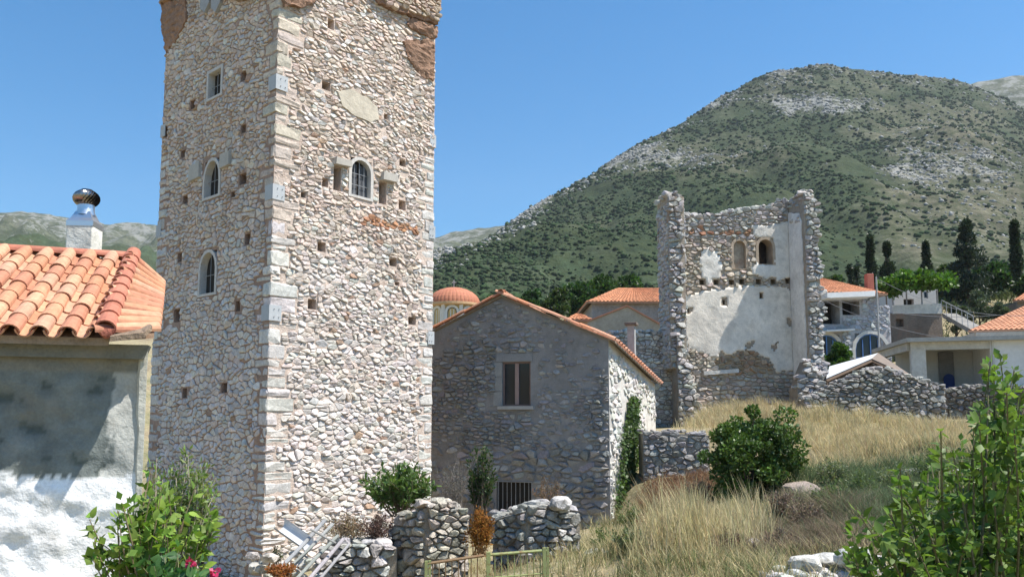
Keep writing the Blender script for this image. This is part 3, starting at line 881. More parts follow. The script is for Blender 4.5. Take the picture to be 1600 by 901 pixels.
# ------------------------------------------------------------------ clay tiles
def barrel(L, r0, r1, th, n=8, up=True):
    """half-round tile along +Y (low end at 0), covering side up"""
    V, F = [], []
    for (y, r) in ((0, r0), (L, r1)):
        for rr in (r, r - th):
            for i in range(n + 1):
                t = math.pi * i / n
                V.append((rr * math.cos(t), y, rr * math.sin(t) * (1 if up else -1) * .9))
    m_ = n + 1
    for i in range(n):
        F += [(i, i + 1, 2 * m_ + i + 1, 2 * m_ + i), (m_ + i, 3 * m_ + i, 3 * m_ + i + 1, m_ + i + 1), (i, m_ + i, m_ + i + 1, i + 1), (2 * m_ + i, 2 * m_ + i + 1, 3 * m_ + i + 1, 3 * m_ + i)]
    F += [(0, 2 * m_, 3 * m_, m_), (n, m_ + n, 3 * m_ + n, 2 * m_ + n)]
    return np.array(V), F
TILE_COLS = [(.52, .255, .145), (.48, .225, .125), (.56, .30, .18), (.45, .20, .12), (.51, .28, .18)]
RED_COLS = [(.43, .16, .10), (.46, .18, .115), (.40, .15, .095)]
def tile_set(name, L, r0, r1, th, cols, up=True, n=8):
    V, F = barrel(L, r0, r1, th, n, up)
    return [mesh(name, V, F, M_tile, [c] * len(V), False) for c in cols]
def place(name, me, parent, pos, ydir, zdir):
    y = Vector(ydir).normalized(); z = Vector(zdir); z = (z - y * z.dot(y)).normalized(); x = y.cross(z)
    o = bpy.data.objects.new(name, me); link(o, parent, pos)
    o.rotation_euler = Matrix((x, y, z)).transposed().to_euler()
    return o
# ------------------------------------------------------------------ plastered house on the left
ht = np.array((.94, .33)); ht /= np.linalg.norm(ht); hm = np.array((-ht[1], ht[0]))
Fp = at(165, 530, 7.25); zf = Fp[2]
house = thing('plastered_house', (*(Fp[:2] + hm * 2 - ht * 1.5), 1.0), 'low whitewashed house with barrel-tiled roof beside the tall tower', 'house')
OV = .27
HW = Wall(Fp[:2] + hm * OV, ht)
qc = HW.uv(226, 620)[0]
sdir = np.array((-.42, .908)); sdir /= np.linalg.norm(sdir)
corner = HW.O + HW.t * qc
zb = .6; zt = zf - .02
rg = random.Random(21)
# front wall: uneven, hand-plastered surface; upper part bare grey render, lower part whitewashed
ns_, nz_ = 120, 90
V, C = [], []
zw = HW.uv(100, 742)[1]
for j in range(nz_ + 1):
    for i in range(ns_ + 1):
        a = -4.5 + (qc + 4.5) * (i / ns_) ** .6; z = zb + (zt - zb) * j / nz_
        f = fbm(a * 1.6, z * 2.4, 1.0, 4); f2 = fbm(a * 5, z * 7, 4.0, 3)
        low = max(0, min(1, (zw - z) * 2 + .5))
        h = .035 * f + .014 * f2 + .03 * low * fbm(a * 3, z * 4, 8.0, 3)
        h *= min(1, (qc - a) * 6)
        V.append(HW.p(a, z, h))
        lim = zw + .1 * f + .07 * f2
        if z < lim: c = (.86, .86, .85)
        else:
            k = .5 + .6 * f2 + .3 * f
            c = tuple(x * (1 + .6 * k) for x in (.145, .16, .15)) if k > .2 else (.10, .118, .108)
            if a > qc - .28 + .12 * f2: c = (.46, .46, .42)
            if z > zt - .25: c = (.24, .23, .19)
        C.append(c)
ii = np.arange((ns_ + 1) * (nz_ + 1)).reshape(nz_ + 1, ns_ + 1)
F = np.stack([ii[:-1, :-1], ii[:-1, 1:], ii[1:, 1:], ii[1:, :-1]], -1).reshape(-1, 4)
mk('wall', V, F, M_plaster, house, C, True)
SW = Wall(corner, sdir)
mb = MB(); mb.quad(SW.p(0, zb), SW.p(4, zb), SW.p(4, zt + .3), SW.p(0, zt), (.60, .58, .52)); mb.build('wall', M_plaster, house)
# plastered edge strip down the corner
A = [(-.035, zb), (.004, zb), (.004, zt), (-.035, zt)]
mb = MB()
e = [HW.p(qc - .07, z, .012) for z in np.linspace(zb, zt, 24)]
V = []; 
for z in np.linspace(zb, zt, 24):
    k = rg.uniform(.04, .075)
    V += [HW.p(qc - k, z, .0), HW.p(qc - k * .7, z, .022), HW.p(qc + .012, z, .022 + rg.uniform(0, .006)), SW.p(.06, z, .012)]
F = [(4 * i + j, 4 * i + j + 1, 4 * i + j + 5, 4 * i + j + 4) for i in range(23) for j in range(3)]
mk('corner_strip', V, F, M_plaster, house, [(.55, .54, .47)] * len(V))
# cornice under the eaves
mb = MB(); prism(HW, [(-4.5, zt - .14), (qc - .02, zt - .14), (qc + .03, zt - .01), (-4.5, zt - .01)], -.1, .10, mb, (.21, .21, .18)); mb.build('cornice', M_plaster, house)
# roof deck and tiles
RUN, SL = 2.45, math.tan(R(25.5))
e2 = lambda q, r: np.array((*(Fp[:2] + ht * q + hm * r), zf + SL * r))
apex = e2(-.08, RUN)
up = e2(0, 1) - e2(0, 0); up /= np.linalg.norm(up); nrm = np.cross((*ht, 0), up)
mb = MB(); mb.slab([e2(-4.6, .03), e2(.02, .03), apex, e2(-4.6, RUN)], (0, 0, -.07), (.30, .24, .18)); mb.build('roof_deck', M_wood, house)
cov = tile_set('tile', .43, .081, .068, .013, TILE_COLS); pan = tile_set('tile', .43, .078, .09, .014, TILE_COLS, up=False)
sp, ex = .225, .335
LS = RUN / math.cos(math.atan(SL))
nrow = int(LS / ex) + 1
for c_ in range(13):
    q0 = -.07 - sp * c_
    for r_ in range(nrow):
        d = r_ * ex - .05
        hipq = (-.08) * (d / LS)
        p = e2(q0, 0) + up * d
        tilt = up - nrm * .012
        j = np.array((rg.uniform(-.006, .006), rg.uniform(-.006, .006), rg.uniform(-.004, .004)))
        if d < LS - .12:
            place('tile', rg.choice(cov), house, p + nrm * .062 + j, tilt + nrm * rg.uniform(-.01, .01) + np.array((*ht, 0)) * rg.uniform(-.02, .02), nrm)
            place('tile', rg.choice(pan), house, p - np.array((*ht, 0)) * sp / 2 + nrm * .088 + j, tilt, nrm)
# ridge
rid = tile_set('ridge_tile', .42, .095, .082, .016, RED_COLS)
for k in range(8):
    p = e2(-.1 - .36 * k, RUN) + np.array((0, 0, .03))
    place('ridge_tile', rg.choice(rid), house, p, (-ht[0], -ht[1], .03), (0, 0, 1))
# hip row from the foot up to the apex
Gp = at(241, 520, 7.5); Bp = at(247, 439, 9.9)
foot = e2(.0, -.06) + np.array((0, 0, .04)); hipd = (apex - foot); HL = np.linalg.norm(hipd); hipd /= HL
for k in range(int(HL / .31) + 1):
    p = foot + hipd * (.31 * k - .02)
    place('hip_tile', rg.choice(rid), house, p + np.array((0, 0, .085)), hipd - np.array((0, 0, .03)), (0, 0, 1))
# mortar bed under the first hip tile
Vr, Fr = rock_geo(foot + np.array((0, .05, .06)), .10, .08, .07, rg); mk('mortar_bed', Vr, Fr, M_mortar, house, [(.36, .13, .09)] * len(Vr))
# right-hand slope: tile courses seen from the side
f0 = foot + np.array((.05, .03, .02)); a0 = apex + np.array((.05, 0, 0)); 
g0 = Gp + np.array((0, 0, .0)); b0 = Bp
mb = MB(); mb.slab([f0, g0, b0, a0], (0, 0, -.05), (.33, .22, .15)); mb.build('roof_deck', M_wood, house)
nr = 12
cv2 = tile_set('tile', .40, .075, .062, .012, TILE_COLS)
for k in range(nr):
    t = (k + .35) / nr
    hi = f0 + (a0 - f0) * t; lo = g0 + (b0 - g0) * t
    d = hi - lo; Ld = np.linalg.norm(d); d /= Ld
    nn = np.cross(d, (a0 - f0)); nn = nn if nn[2] > 0 else -nn; nn /= np.linalg.norm(nn)
    m_ = max(1, int(math.ceil(Ld / .33)))
    for i in range(m_):
        place('tile', rg.choice(cv2), house, lo + d * (i * Ld / m_ - .03) + nn * .02, d + nn * .04, nn)
# slate under the corner of the eaves
mb = MB(); S0 = at(170, 524, 7.2)
mb.slab([at(172, 525, 7.15), at(226, 519, 7.2), at(238, 508, 7.35), at(222, 500, 7.8), at(205, 503, 7.8)], (0.0, 0, -.05), (.27, .20, .14)); mb.build('eave_slab', M_rock, house)
# chimney with steel cap and spinning cowl
chim = thing_part('chimney', at(132, 410, 9.9), house)
cY = 9.9
cDY = cY + .18; pL, pR = at(109, 380, cDY), at(154, 380, cDY); hwid = (pR[0] - pL[0]) / 2 * .93; cxm = (pR[0] + pL[0]) / 2
zt_c = at(132, 351, cDY)[2]; zb_c = zf + .6
MB().box((cxm, cDY, (zt_c + zb_c) / 2), hwid * .93, hwid * .93, (zt_c - zb_c) / 2, (.72, .70, .62), t=(ht[0] * .3 + .7, ht[1] * .3), bev=.012).build('shaft', M_plaster, chim)
zc1 = at(132, 330, cDY)[2]; zc2 = at(132, 323, cDY)[2]; zc3 = at(132, 298, cDY)[2]
def lathe(c, prof, n=20, a0=0):
    V = []; F = []
    for r, z in prof:
        for k in range(n):
            t = 2 * math.pi * k / n + a0; V.append((c[0] + r * math.cos(t), c[1] + r * math.sin(t), z))
    for i in range(len(prof) - 1):
        for k in range(n):
            F.append((i * n + k, i * n + (k + 1) % n, (i + 1) * n + (k + 1) % n, (i + 1) * n + k))
    return V, F
cc = (cxm, cDY)
V, F = lathe(cc, [(hwid * 1.35, zt_c - .05), (hwid * 1.35, zt_c + .015), (hwid * 1.05, zt_c + .06), (.72 * hwid, zc1 - .02)], 4, math.pi / 4 + math.atan2(ht[1] * .3, ht[0] * .3 + .7)); mk('metal_cap', V, F, M_steel, chim)
V, F = lathe(cc, [(.68 * hwid, zc1 - .06), (.60 * hwid, zc1), (.58 * hwid, zc2 + .02)], 24); mk('flue_pipe', V, F, M_steel, chim, None, True)
# cowl: turned vanes round a ball
m, nd, lk, pb = new_mat('tarnished_steel'); M_cowl = m
pb.inputs['Base Color'].default_value = (.30, .28, .27, 1); pb.inputs['Metallic'].default_value = 1.0; pb.inputs['Roughness'].default_value = .25
mb = MB(); nv = 22; rb = hwid * .95; zm = (zc2 + zc3) / 2; hb = (zc3 - zc2) / 2 + .015
for k in range(nv):
    V = []
    for i in range(9):
        ph = -1.25 + 2.5 * i / 8
        for dd, rr in ((0, 1.0), (.34, .86)):
            t = 2 * math.pi * k / nv + ph * .55 + dd
            V.append((cc[0] + rb * rr * math.cos(ph) * math.cos(t), cc[1] + rb * rr * math.cos(ph) * math.sin(t), zm + hb * math.sin(ph)))
    mb.add(V, [(2 * i, 2 * i + 1, 2 * i + 3, 2 * i + 2) for i in range(8)])
V, F = lathe(cc, [(.01, zm + hb), (rb * .4, zm + hb * .98), (rb * .45, zm + hb * .9)], 18); mb.add(V, F)
mb.build('cowl', M_cowl, chim, True)

# ------------------------------------------------------------------ stone house with the gable, right of the tower
rg = random.Random(33)
gt = np.array((.945, -.325)); gt /= np.linalg.norm(gt)
Gc = at(952, 640, 23.4)
GW = Wall(Gc, gt)                      # gable wall: s = 0 at its right corner, negative to the left
ap = GW.uv(784, 462); re_ = GW.uv(952, 530); le = GW.uv(684, 514)
gz0 = -.4
hw_r = -ap[0]; lw_s = ap[0] * 2 + .0
slope_l = (ap[1] - le[1]) / (ap[0] - le[0]); le2 = (2 * ap[0], ap[1] - slope_l * (-ap[0]))
farc = at(1024, 640, 28.6); sd2 = farc[:2] - Gc[:2]; SL2 = np.linalg.norm(sd2); SH = Wall(Gc, sd2)
zfar = at(1022, 600, 28.6)[2]
ghouse = thing('stone_house', (*(Gc[:2] + gt * ap[0] + sd2 / 2), gz0), 'grey gabled stone house with orange tile verge, one wooden window and ivied side wall', 'house')
WINg = (*GW.rect(785, 565, 829, 634), .16); GRATE = (*GW.rect(776, 752, 830, 800), .2)
s0g = le2[0]
zE = min(re_[1], le2[1]) - .05
mb = sheet(GW, s0g, 0, gz0, zE, [WINg, GRATE])
mb.add([GW.p(s0g, zE), GW.p(0, zE), GW.p(0, re_[1]), GW.p(*ap), GW.p(s0g, le2[1])], [(0, 1, 2, 3, 4)])
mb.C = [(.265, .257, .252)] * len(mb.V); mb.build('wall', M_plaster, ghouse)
def exposed(a, z):        # where the render has come off: stones stand proud
    f = fbm(a * .55, z * .55, 4.4, 3)
    px_c = a - ap[0]
    e_ = f * .9 + .42
    e_ += .75 * max(0, 1 - ((a + 4.0) / 1.7) ** 2 - ((z - 6.0) / 1.9) ** 2)       # left of and above the window
    if a > -1.2 and z < 2.6: e_ += .8                                              # tumbled corner below
    if z > ap[1] - .45 * abs(px_c) * 1.0 - .9: e_ -= .5
    if abs(a + 1.5) < .9 and z > 2.6: e_ -= .35
    return e_
st = []
rcs = [grow(WINg, .2, .16, .26), (GRATE[0] - .05, GRATE[1] + .05, GRATE[2] - .05, GRATE[3] + .05)]
def in_gable(a, z):
    top = np.interp(a, [s0g, ap[0], 0], [le2[1], ap[1], re_[1]]) - .12
    return z < top
for P, (a, z) in rubble(s0g, 0, gz0, ap[1], lambda a, z: .135 if z > 2.4 else .19, rg, 1.7, in_gable, rcs, jit=.4):
    e_ = exposed(a, z)
    if e_ < .02 + rg.uniform(-.3, .25): continue
    e_ = max(.1, e_)
    g = stone_geo(P, GW, rg, .018, .045 + .06 * min(1, e_), base=-.03)
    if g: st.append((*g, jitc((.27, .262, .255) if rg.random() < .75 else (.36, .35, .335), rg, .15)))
# sunlit side wall
mb = MB(); NS = 8
for i in range(NS):
    a, b = SL2 * i / NS, SL2 * (i + 1) / NS
    za, zb2 = re_[1] + (zfar - re_[1]) * i / NS, re_[1] + (zfar - re_[1]) * (i + 1) / NS
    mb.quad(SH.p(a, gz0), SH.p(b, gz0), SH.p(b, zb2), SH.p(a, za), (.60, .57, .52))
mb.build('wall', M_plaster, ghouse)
def in_side(a, z): return z < re_[1] + (zfar - re_[1]) * a / SL2 - .25
for P, (a, z) in rubble(0, SL2, gz0, re_[1], .19, rg, 1.6, in_side):
    if fbm(a * .8, z * .8, 9, 3) > -.15 - (.35 if z < 3 else 0) :
        g = stone_geo(P, SH, rg, .02, .045, base=-.005)
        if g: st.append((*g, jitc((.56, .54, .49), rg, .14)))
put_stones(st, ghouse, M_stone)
back = sd2
mb = MB()
B0 = Gc[:2] + sd2; B1 = Gc[:2] + gt * s0g + sd2
mb.quad(q3(B0, gz0), q3(B1, gz0), q3(B1, zE), q3(B0, zfar), (.35, .33, .3)); mb.quad(q3(B1, gz0), q3(GW.O + gt * s0g, gz0), q3(GW.O + gt * s0g, le2[1]), q3(B1, zE), (.35, .33, .3))
mb.build('wall', M_plaster, ghouse)
# roof slabs, tiles on the verges and the side eave
AP = np.array(GW.p(*ap, .12)); RE = np.array(GW.p(.22, re_[1] - .06, .12)); LE = np.array(GW.p(s0g - .2, le2[1] - .06, .12))
APb = AP + np.array((*sd2, -.45)); REb = np.array(SH.p(SL2 + .1, zfar, .2)); LEb = LE + np.array((*sd2, 0))
mb = MB(); mb.slab([AP, RE, REb, APb], (0, 0, -.05), (.25, .2, .15)); mb.slab([AP, APb, LEb, LE], (0, 0, -.05), (.25, .2, .15)); mb.build('roof_deck', M_wood, ghouse)
vt = tile_set('tile', .44, .10, .085, .016, [(.50, .21, .11), (.46, .20, .115), (.42, .22, .14), (.52, .27, .17)], n=6)
def tile_row(a, b, zn, ex=.36, name='tile', off=.03):
    d = b - a; L = np.linalg.norm(d); d /= L
    for i in range(int(L / ex) + 1):
        place(name, rg.choice(vt), ghouse, a + d * (i * ex) + np.array((0, 0, off + rg.uniform(-.012, .012))), d + np.array((0, 0, .04)) + np.array((rg.uniform(-.03, .03), rg.uniform(-.03, .03), 0)), zn)
tile_row(RE, AP, (0, 0, 1)); tile_row(LE, AP, (0, 0, 1)); tile_row(AP + np.array((0, -.1, .06)), APb + np.array((0, 0, .06)), (0, 0, 1), name='ridge_tile')
for row in range(1, 3):       # columns of tiles down the right slope behind the verge
    pass
nC = int(SL2 / .26)
for i in range(1, nC + 1):
    t = i / nC
    lo = RE + (REb - RE) * t; hi = AP + (APb - AP) * t; d = hi - lo; d /= np.linalg.norm(d)
    for j in range(4):
        place('tile', rg.choice(vt), ghouse, lo + d * (j * .36 - .05) + np.array((0, 0, .03)), d + np.array((0, 0, .04)), (0, 0, 1))
# big window: wooden frame, two leaves, sill, stone surround
wn = thing_part('window', GW.p((WINg[0] + WINg[1]) / 2, WINg[2]), ghouse)
a0, a1, z0, z1 = WINg[:4]
fo = [(a0, z0), (a1, z0), (a1, z1), (a0, z1)]; mI = .05
fi = [(a0 + mI, z0 + mI), (a1 - mI, z0 + mI), (a1 - mI, z1 - mI), (a0 + mI, z1 - mI)]
ring(GW, fo, fi, -.14, -.06, 'frame', M_plain, wn, (.22, .15, .13))
prism(GW, [((a0 + a1) / 2 - .06, z0 + mI), ((a0 + a1) / 2 + .06, z0 + mI), ((a0 + a1) / 2 + .06, z1 - mI), ((a0 + a1) / 2 - .06, z1 - mI)], -.13, -.05, c_=(.34, .24, .21)).build('mullion', M_plain, wn)
for x0_, x1_ in ((a0 + mI, (a0 + a1) / 2 - .06), ((a0 + a1) / 2 + .06, a1 - mI)):
    prism(GW, [(x0_, z0 + mI), (x1_, z0 + mI), (x1_, z1 - mI), (x0_, z1 - mI)], -.12, -.10).build('pane_or_dark_sheet', M_glass, wn)
prism(GW, [(a0 - .12, z0 - .1), (a1 + .12, z0 - .1), (a1 + .12, z0), (a0 - .12, z0)], -.1, .12, c_=(.40, .39, .37)).build('sill', M_cutstone, wn)
prism(GW, [(a0 - .2, z1 + .01), (a1 + .06, z1 + .01), (a1 + .05, z1 + .24), (a0 - .18, z1 + .24)], -.05, .025, c_=(.27, .27, .27)).build('lintel', M_cutstone, wn)
zz = z0
for k in range(3):
    hh = (z1 - z0) / 3
    prism(GW, [(a0 - rg.uniform(.2, .34), zz + .01), (a0 - .005, zz + .01), (a0 - .005, zz + hh - .01), (a0 - rg.uniform(.2, .3), zz + hh - .02)], -.05, .02, c_=(.30, .30, .29)).build('jamb_stone', M_cutstone, wn)
    zz += hh
# grating low down
gr = thing_part('window_grating', GW.p((GRATE[0] + GRATE[1]) / 2, GRATE[2]), ghouse)
a0, a1, z0, z1 = GRATE[:4]
for k in range(8):
    x = a0 + (a1 - a0) * (k + .5) / 8; MB().tube([GW.p(x, z0, .02), GW.p(x, z1 - .02, .02)], .011, 5, (.30, .29, .28)).build('bar', M_paint, gr)
MB().tube([GW.p(a0 - .03, z1, .02), GW.p(a1 + .03, z1, .02)], .014, 5, (.32, .31, .30)).build('rail', M_paint, gr)
prism(GW, [(a0, z0), (a1, z0), (a1, z1), (a0, z1)], -.19, -.17).build('pane_or_dark_sheet', M_dark, gr)  # dark sheet standing in for the unlit opening behind the bars
# chimney flue with cap
ch = thing_part('chimney', at(987, 565, 26.5), ghouse)
c1 = at(987, 535, 26.5); zT = at(987, 508, 26.5)[2]; zB = zfar - .2
MB().box((c1[0], c1[1], (zT + zB) / 2), .12, .12, (zT - zB) / 2, (.40, .40, .39), t=tuple(gt), bev=.01).build('shaft', M_plaster, ch)
MB().box((c1[0], c1[1], zT + .04), .2, .2, .045, (.18, .15, .13), t=tuple(gt), bev=.01).build('cap', M_plaster, ch)
# ------------------------------------------------------------------ ruined tower
rg = random.Random(55)
RT = np.array((.99, .14))
RY = 33.2
RW = Wall(at(1055, 500, RY), RT)
rs1 = RW.uv(1236, 450)[0]
topq = [RW.uv(*q) for q in ((1030, 322), (1058, 331), (1085, 334), (1110, 336), (1135, 331), (1160, 327), (1185, 323), (1205, 318), (1222, 312), (1240, 306), (1262, 304))]
ta = [q[0] for q in topq]; tz = [q[1] for q in topq]
def rtop(a): return float(np.interp(a, ta, tz)) + .10 * fbm(a * 2.2, 3.3, 1, 3)
rz0 = 3.1
ruin = thing('ruined_tower', (*RW.p(rs1 / 2, rz0)[:2], rz0), 'roofless ruined stone tower, front fallen, with white plaster on its inner wall', 'tower')
RWIN = (*RW.rect(1184, 373, 1208, 413), .7); NICHE = (*RW.rect(1145, 375, 1166, 420), .13)
bh = [(1097, 441), (1119, 441), (1143, 441), (1159, 440), (1185, 440), (1208, 440), (1231, 439), (1131, 472), (1189, 462), (1075, 485)]
hol = [(*RW.rect(x - (4 if i < 7 else 2), y - 4, x + (4 if i < 7 else 2), y + 4), .35) for i, (x, y) in enumerate(bh)]
zlow = min(tz) - .45
mb = sheet(RW, 0, rs1, rz0, zlow, [RWIN, NICHE] + hol)
A = [(0, zlow)] + [(rs1, zlow)] + [(a, max(zlow + .05, rtop(a) - .14)) for a in np.linspace(rs1, 0, 30)]
prism(RW, A, -.75, 0, mb)
mb.quad(RW.p(rs1, rz0, -.75), RW.p(0, rz0, -.75), RW.p(0, zlow, -.75), RW.p(rs1, zlow, -.75))
mb.C = [(.36, .30, .23)] * len(mb.V); mb.build('wall', M_mortar, ruin)
# plaster left on the inner face
PLA = [[(1057, 468), (1095, 455), (1150, 447), (1228, 447), (1245, 470), (1246, 578), (1215, 582), (1200, 560), (1165, 546), (1120, 560), (1075, 545), (1062, 520)],
       [(1094, 398), (1103, 386), (1118, 392), (1128, 412), (1126, 432), (1112, 446), (1098, 443), (1093, 420)],
       [(1172, 352), (1200, 352), (1212, 350), (1246, 345), (1246, 440), (1200, 438), (1178, 428), (1168, 418), (1182, 412), (1183, 376), (1178, 366)]]
PLC = [(.74, .68, .59), (.76, .72, .65), (.74, .70, .63)]
pol = []
for k, pl in enumerate(PLA):
    A = [RW.uv(*q) for q in pl]; pol.append(A)
def pmask(a, z):
    return z < rtop(a) - .02 and not any(inside(A, a, z) for A in pol)
# plaster sheets are cut round the window and the beam holes by building them as small plates on a grid
for k, A in enumerate(pol):
    B = rough_outline(A, .12, .03, rg); sx = [q[0] for q in B]; sz_ = [q[1] for q in B]
    st_ = .09
    V, F, vi = [], [], {}
    def vid(i, j):
        if (i, j) not in vi:
            a, z = min(sx) + i * st_, min(sz_) + j * st_
            vi[(i, j)] = len(V); V.append(RW.p(a + rg.uniform(-.025, .025), z + rg.uniform(-.025, .025), .035 + .02 * fbm(a * 1.5, z * 1.5, 6, 3)))
        return vi[(i, j)]
    for i in range(int((max(sx) - min(sx)) / st_) + 1):
        for j in range(int((max(sz_) - min(sz_)) / st_) + 1):
            a, z = min(sx) + (i + .5) * st_, min(sz_) + (j + .5) * st_
            if not inside(B, a, z) or a > rs1 - .02 or (k == 0 and fbm(a * 1.3, z * 1.3, 15, 3) > .62): continue
            if any(h[0] - .05 < a < h[1] + .05 and h[2] - .05 < z < h[3] + .05 for h in hol + [RWIN, NICHE]): continue
            F.append((vid(i, j), vid(i + 1, j), vid(i + 1, j + 1), vid(i, j + 1)))
    o = mk('plaster_patch', V, F, M_plaster, ruin, [PLC[k]] * len(V), True)
    bm = bmesh.new(); bm.from_mesh(o.data)
    bmesh.ops.solidify(bm, geom=bm.faces[:], thickness=.05); bm.to_mesh(o.data); bm.free()
st = []
BRN = [RW.uv(*q) for q in ((1160, 548), (1195, 535), (1220, 560), (1215, 585), (1170, 585), (1120, 580), (1110, 565))]
rr_ = [(h[0] - .02, h[1] + .02, h[2] - .02, h[3] + .02) for h in hol] + [grow(RWIN, .1, .05, .12), grow(NICHE, .02, .02, .02)]
for P, (a, z) in rubble(0, rs1, rz0, max(tz) + .3, .17, rg, 1.6, pmask, rr_, jit=.4):
    g = stone_geo(P, RW, rg, .02, .06)
    if g:
        c = (.38, .365, .345) if z > zlow - .6 else (.44, .385, .32)
        if inside(BRN, a, z): c = (.33, .24, .16)
        if abs(z - (zlow - .25)) < .12 and rg.random() < .4: c = (.33, .18, .11)
        st.append((*g, jitc(c, rg, .2)))
# side walls: left one seen on its broken end, right one shows a plastered inner cheek
def wing(s_in, s_out, dep, zt_front, zt_back, zb_, plaster):
    """wall running towards the camera from the back wall"""
    lo, hi = min(s_in, s_out), max(s_in, s_out)
    EW = Wall(RW.p(lo, 0, dep)[:2], RT)            # broken end, faces the camera
    wd = hi - lo
    n = 9
    def ztop_s(f): return zt_back + (zt_front - zt_back) * f
    mb = MB()
    Aside = [(0, zb_)] + [(dep, zb_)] + [(dep * (1 - i / n), ztop_s(1 - i / n) - .12 + .06 * nz(i * 1.7, s_in)) for i in range(n + 1)]
    Wn = Wall(RW.p(lo, 0, 0)[:2], RW.n)           # plane along the wing
    full = s_in < s_out
    taper = lambda z: 1.15 if not full else np.interp(z, [zb_, zb_ + 1.5, zt_front - 1.5, zt_front], [1.0, .92, .74, .62])
    zs_ = np.linspace(zb_, zt_front - .1, 26)
    near = lambda z: (wd * taper(z) * (.86 + .12 * nz(z * 2.1, s_in)))
    full = s_in < s_out
    A_ = [((0 if full else wd), z) for z in zs_]; B_ = [((near(z) if full else wd - near(z)), z) for z in zs_[::-1]]
    if not full: A_, B_ = A_, B_
    prism(EW, A_ + B_ if not full else B_ + A_, -dep, 0, mb, (.36, .31, .25))
    mb.build('side_wall', M_mortar, ruin)
    for q_ in range(34):
        f_ = rg.random(); a_ = rg.uniform(0, near(zt_front) + .05); a_ = a_ if full else wd - a_
        r_ = rg.uniform(.09, .19); V, F = rock_geo(EW.p(a_, zt_front - .1 + rg.uniform(-.05, .14) * (1.6 - f_), -dep * f_), r_ * 1.3, r_, r_ * .75, rg, 13)
        st.append((V, F, r_ * r_ * 2.2, jitc((.40, .385, .365), rg, .2)))
    for q_ in range(10):
        f_ = rg.random(); z_ = zt_front - .1 - 1.2 * rg.random(); r_ = rg.uniform(.08, .14); V, F = rock_geo(RW.p(s_in + (.0 if full else -.0), z_, dep * f_), r_, r_ * 1.2, r_ * .7, rg, 13)
        st.append((V, F, r_ * r_ * 2.2, jitc((.40, .385, .365), rg, .2)))
    inw = lambda a, z: (a < near(z) + .06) if full else (a > wd - near(z) - .06)
    for P, (a, z) in rubble(0, wd, zb_, zt_front, .2, rg, 1.5, lambda a, z: z < zt_front - .05 + .3 * nz(a * 3, z) and inw(a, z), (), jit=.4):
        g = stone_geo(P, EW, rg, .012, .13)
        if g: st.append((*g, jitc((.40, .385, .365), rg, .22)))
    for side in (0, 1):
        s_ = lo if side == 0 else hi
        Ws = Wall(RW.p(s_, 0, dep if side else 0)[:2], -RW.n if side else RW.n)
        # outward normal of Ws must face away from the wing body
        if (Ws.n.dot(RT) > 0) != (side == 1): Ws = Wall(RW.p(s_, 0, 0)[:2], RW.n if side else -RW.n)
        inner = (abs(s_ - s_in) < 1e-6)
        if inner and plaster:
            sg = 1 if Ws.t.dot(RW.n) > 0 else -1
            o_ = Ws.O; base_ = abs((o_ - np.array(RW.p(s_, 0, 0)[:2])).dot(RW.n))
            B = []
            for d_, z_ in ((.0, zb_ + 2.2), (dep - .12, zb_ + 2.0), (dep - .2, zt_front - 1.2), (dep - .35, zt_front - .8), (0, zt_back - .7)):
                B.append((d_ if sg > 0 else base_ - d_ if base_ > .1 else -d_, z_))
            prism(Ws, rough_outline(B, .2, .03, rg), -.02, .04, c_=(.74, .72, .68)).build('plaster_patch', M_plaster, ruin)
        elif not (full and not inner):
            b0, b1 = (0, dep)
            if Ws.t.dot(RW.n) < 0 and abs((Ws.O - np.array(RW.p(s_, 0, 0)[:2])).dot(RW.n)) < .1: b0, b1 = -dep, 0
            for P, (a, z) in rubble(b0, b1, zb_, min(zt_front, zt_back), .19, rg, 1.5):
                g = stone_geo(P, Ws, rg, .012, .05)
                if g: st.append((*g, jitc((.42, .41, .40), rg, .18)))
sL = RW.uv(1025, 420)[0]
wing(0.0, sL + .1, 1.3, RW.uv(1040, 316)[1], rtop(0), RW.uv(1040, 545)[1] - .9, False)
sR = RW.uv(1275, 450)[0]
wing(rs1, sR - .25, 1.3, at(1255, 302, RY - .4)[2], at(1255, 308, RY + .7)[2], rz0, True)
# footing that spreads to the left and broken masonry at the foot
def profile_wall(name, wall, prof, zb_, th, size, col, parent, prot=.1, flat=1.6, nmax=300, capr=.14, mcol=(.26, .23, .19), backstones=False, list_=None):
    """free-standing rubble wall with an uneven top; prof [(s, ztop)]"""
    ps = [q[0] for q in prof]; pz = [q[1] for q in prof]
    f = lambda a: float(np.interp(a, ps, pz))
    A = [(ps[0], zb_), (ps[-1], zb_)] + [(a, f(a) - .08) for a in np.linspace(ps[-1], ps[0], max(6, int((ps[-1] - ps[0]) / .25)))]
    mb = MB(); prism(wall, A, -th, 0, mb, mcol); mb.build('core', M_mortar, parent)
    L = [] if list_ is None else list_
    for P, (a, z) in rubble(ps[0], ps[-1], zb_, max(pz), size, rg, flat, lambda a, z: z < f(a) - .02, (), jit=.42):
        g = stone_geo(P, wall, rg, .012, prot)
        if g: L.append((*g, jitc(col if rg.random() < .75 else tuple(c * 1.25 for c in col), rg, .22)))
    a = ps[0]
    while a < ps[-1]:            # loose capping stones
        r_ = capr * rg.uniform(.6, 1.3)
        for d_ in (.12, th * .6):
            V, F = rock_geo(wall.p(a + rg.uniform(-.05, .05), f(a) - .02 + rg.uniform(-.04, .05), -d_), r_ * rg.uniform(.9, 1.5), r_ * rg.uniform(.7, 1.1), r_ * rg.uniform(.45, .75), rg, 14)
            L.append((V, F, r_ * r_ * 2, jitc(tuple(c * 1.15 for c in col), rg, .2)))
        a += r_ * 1.7
    if list_ is None: put_stones(L, parent, M_rock, nmax)
    return f
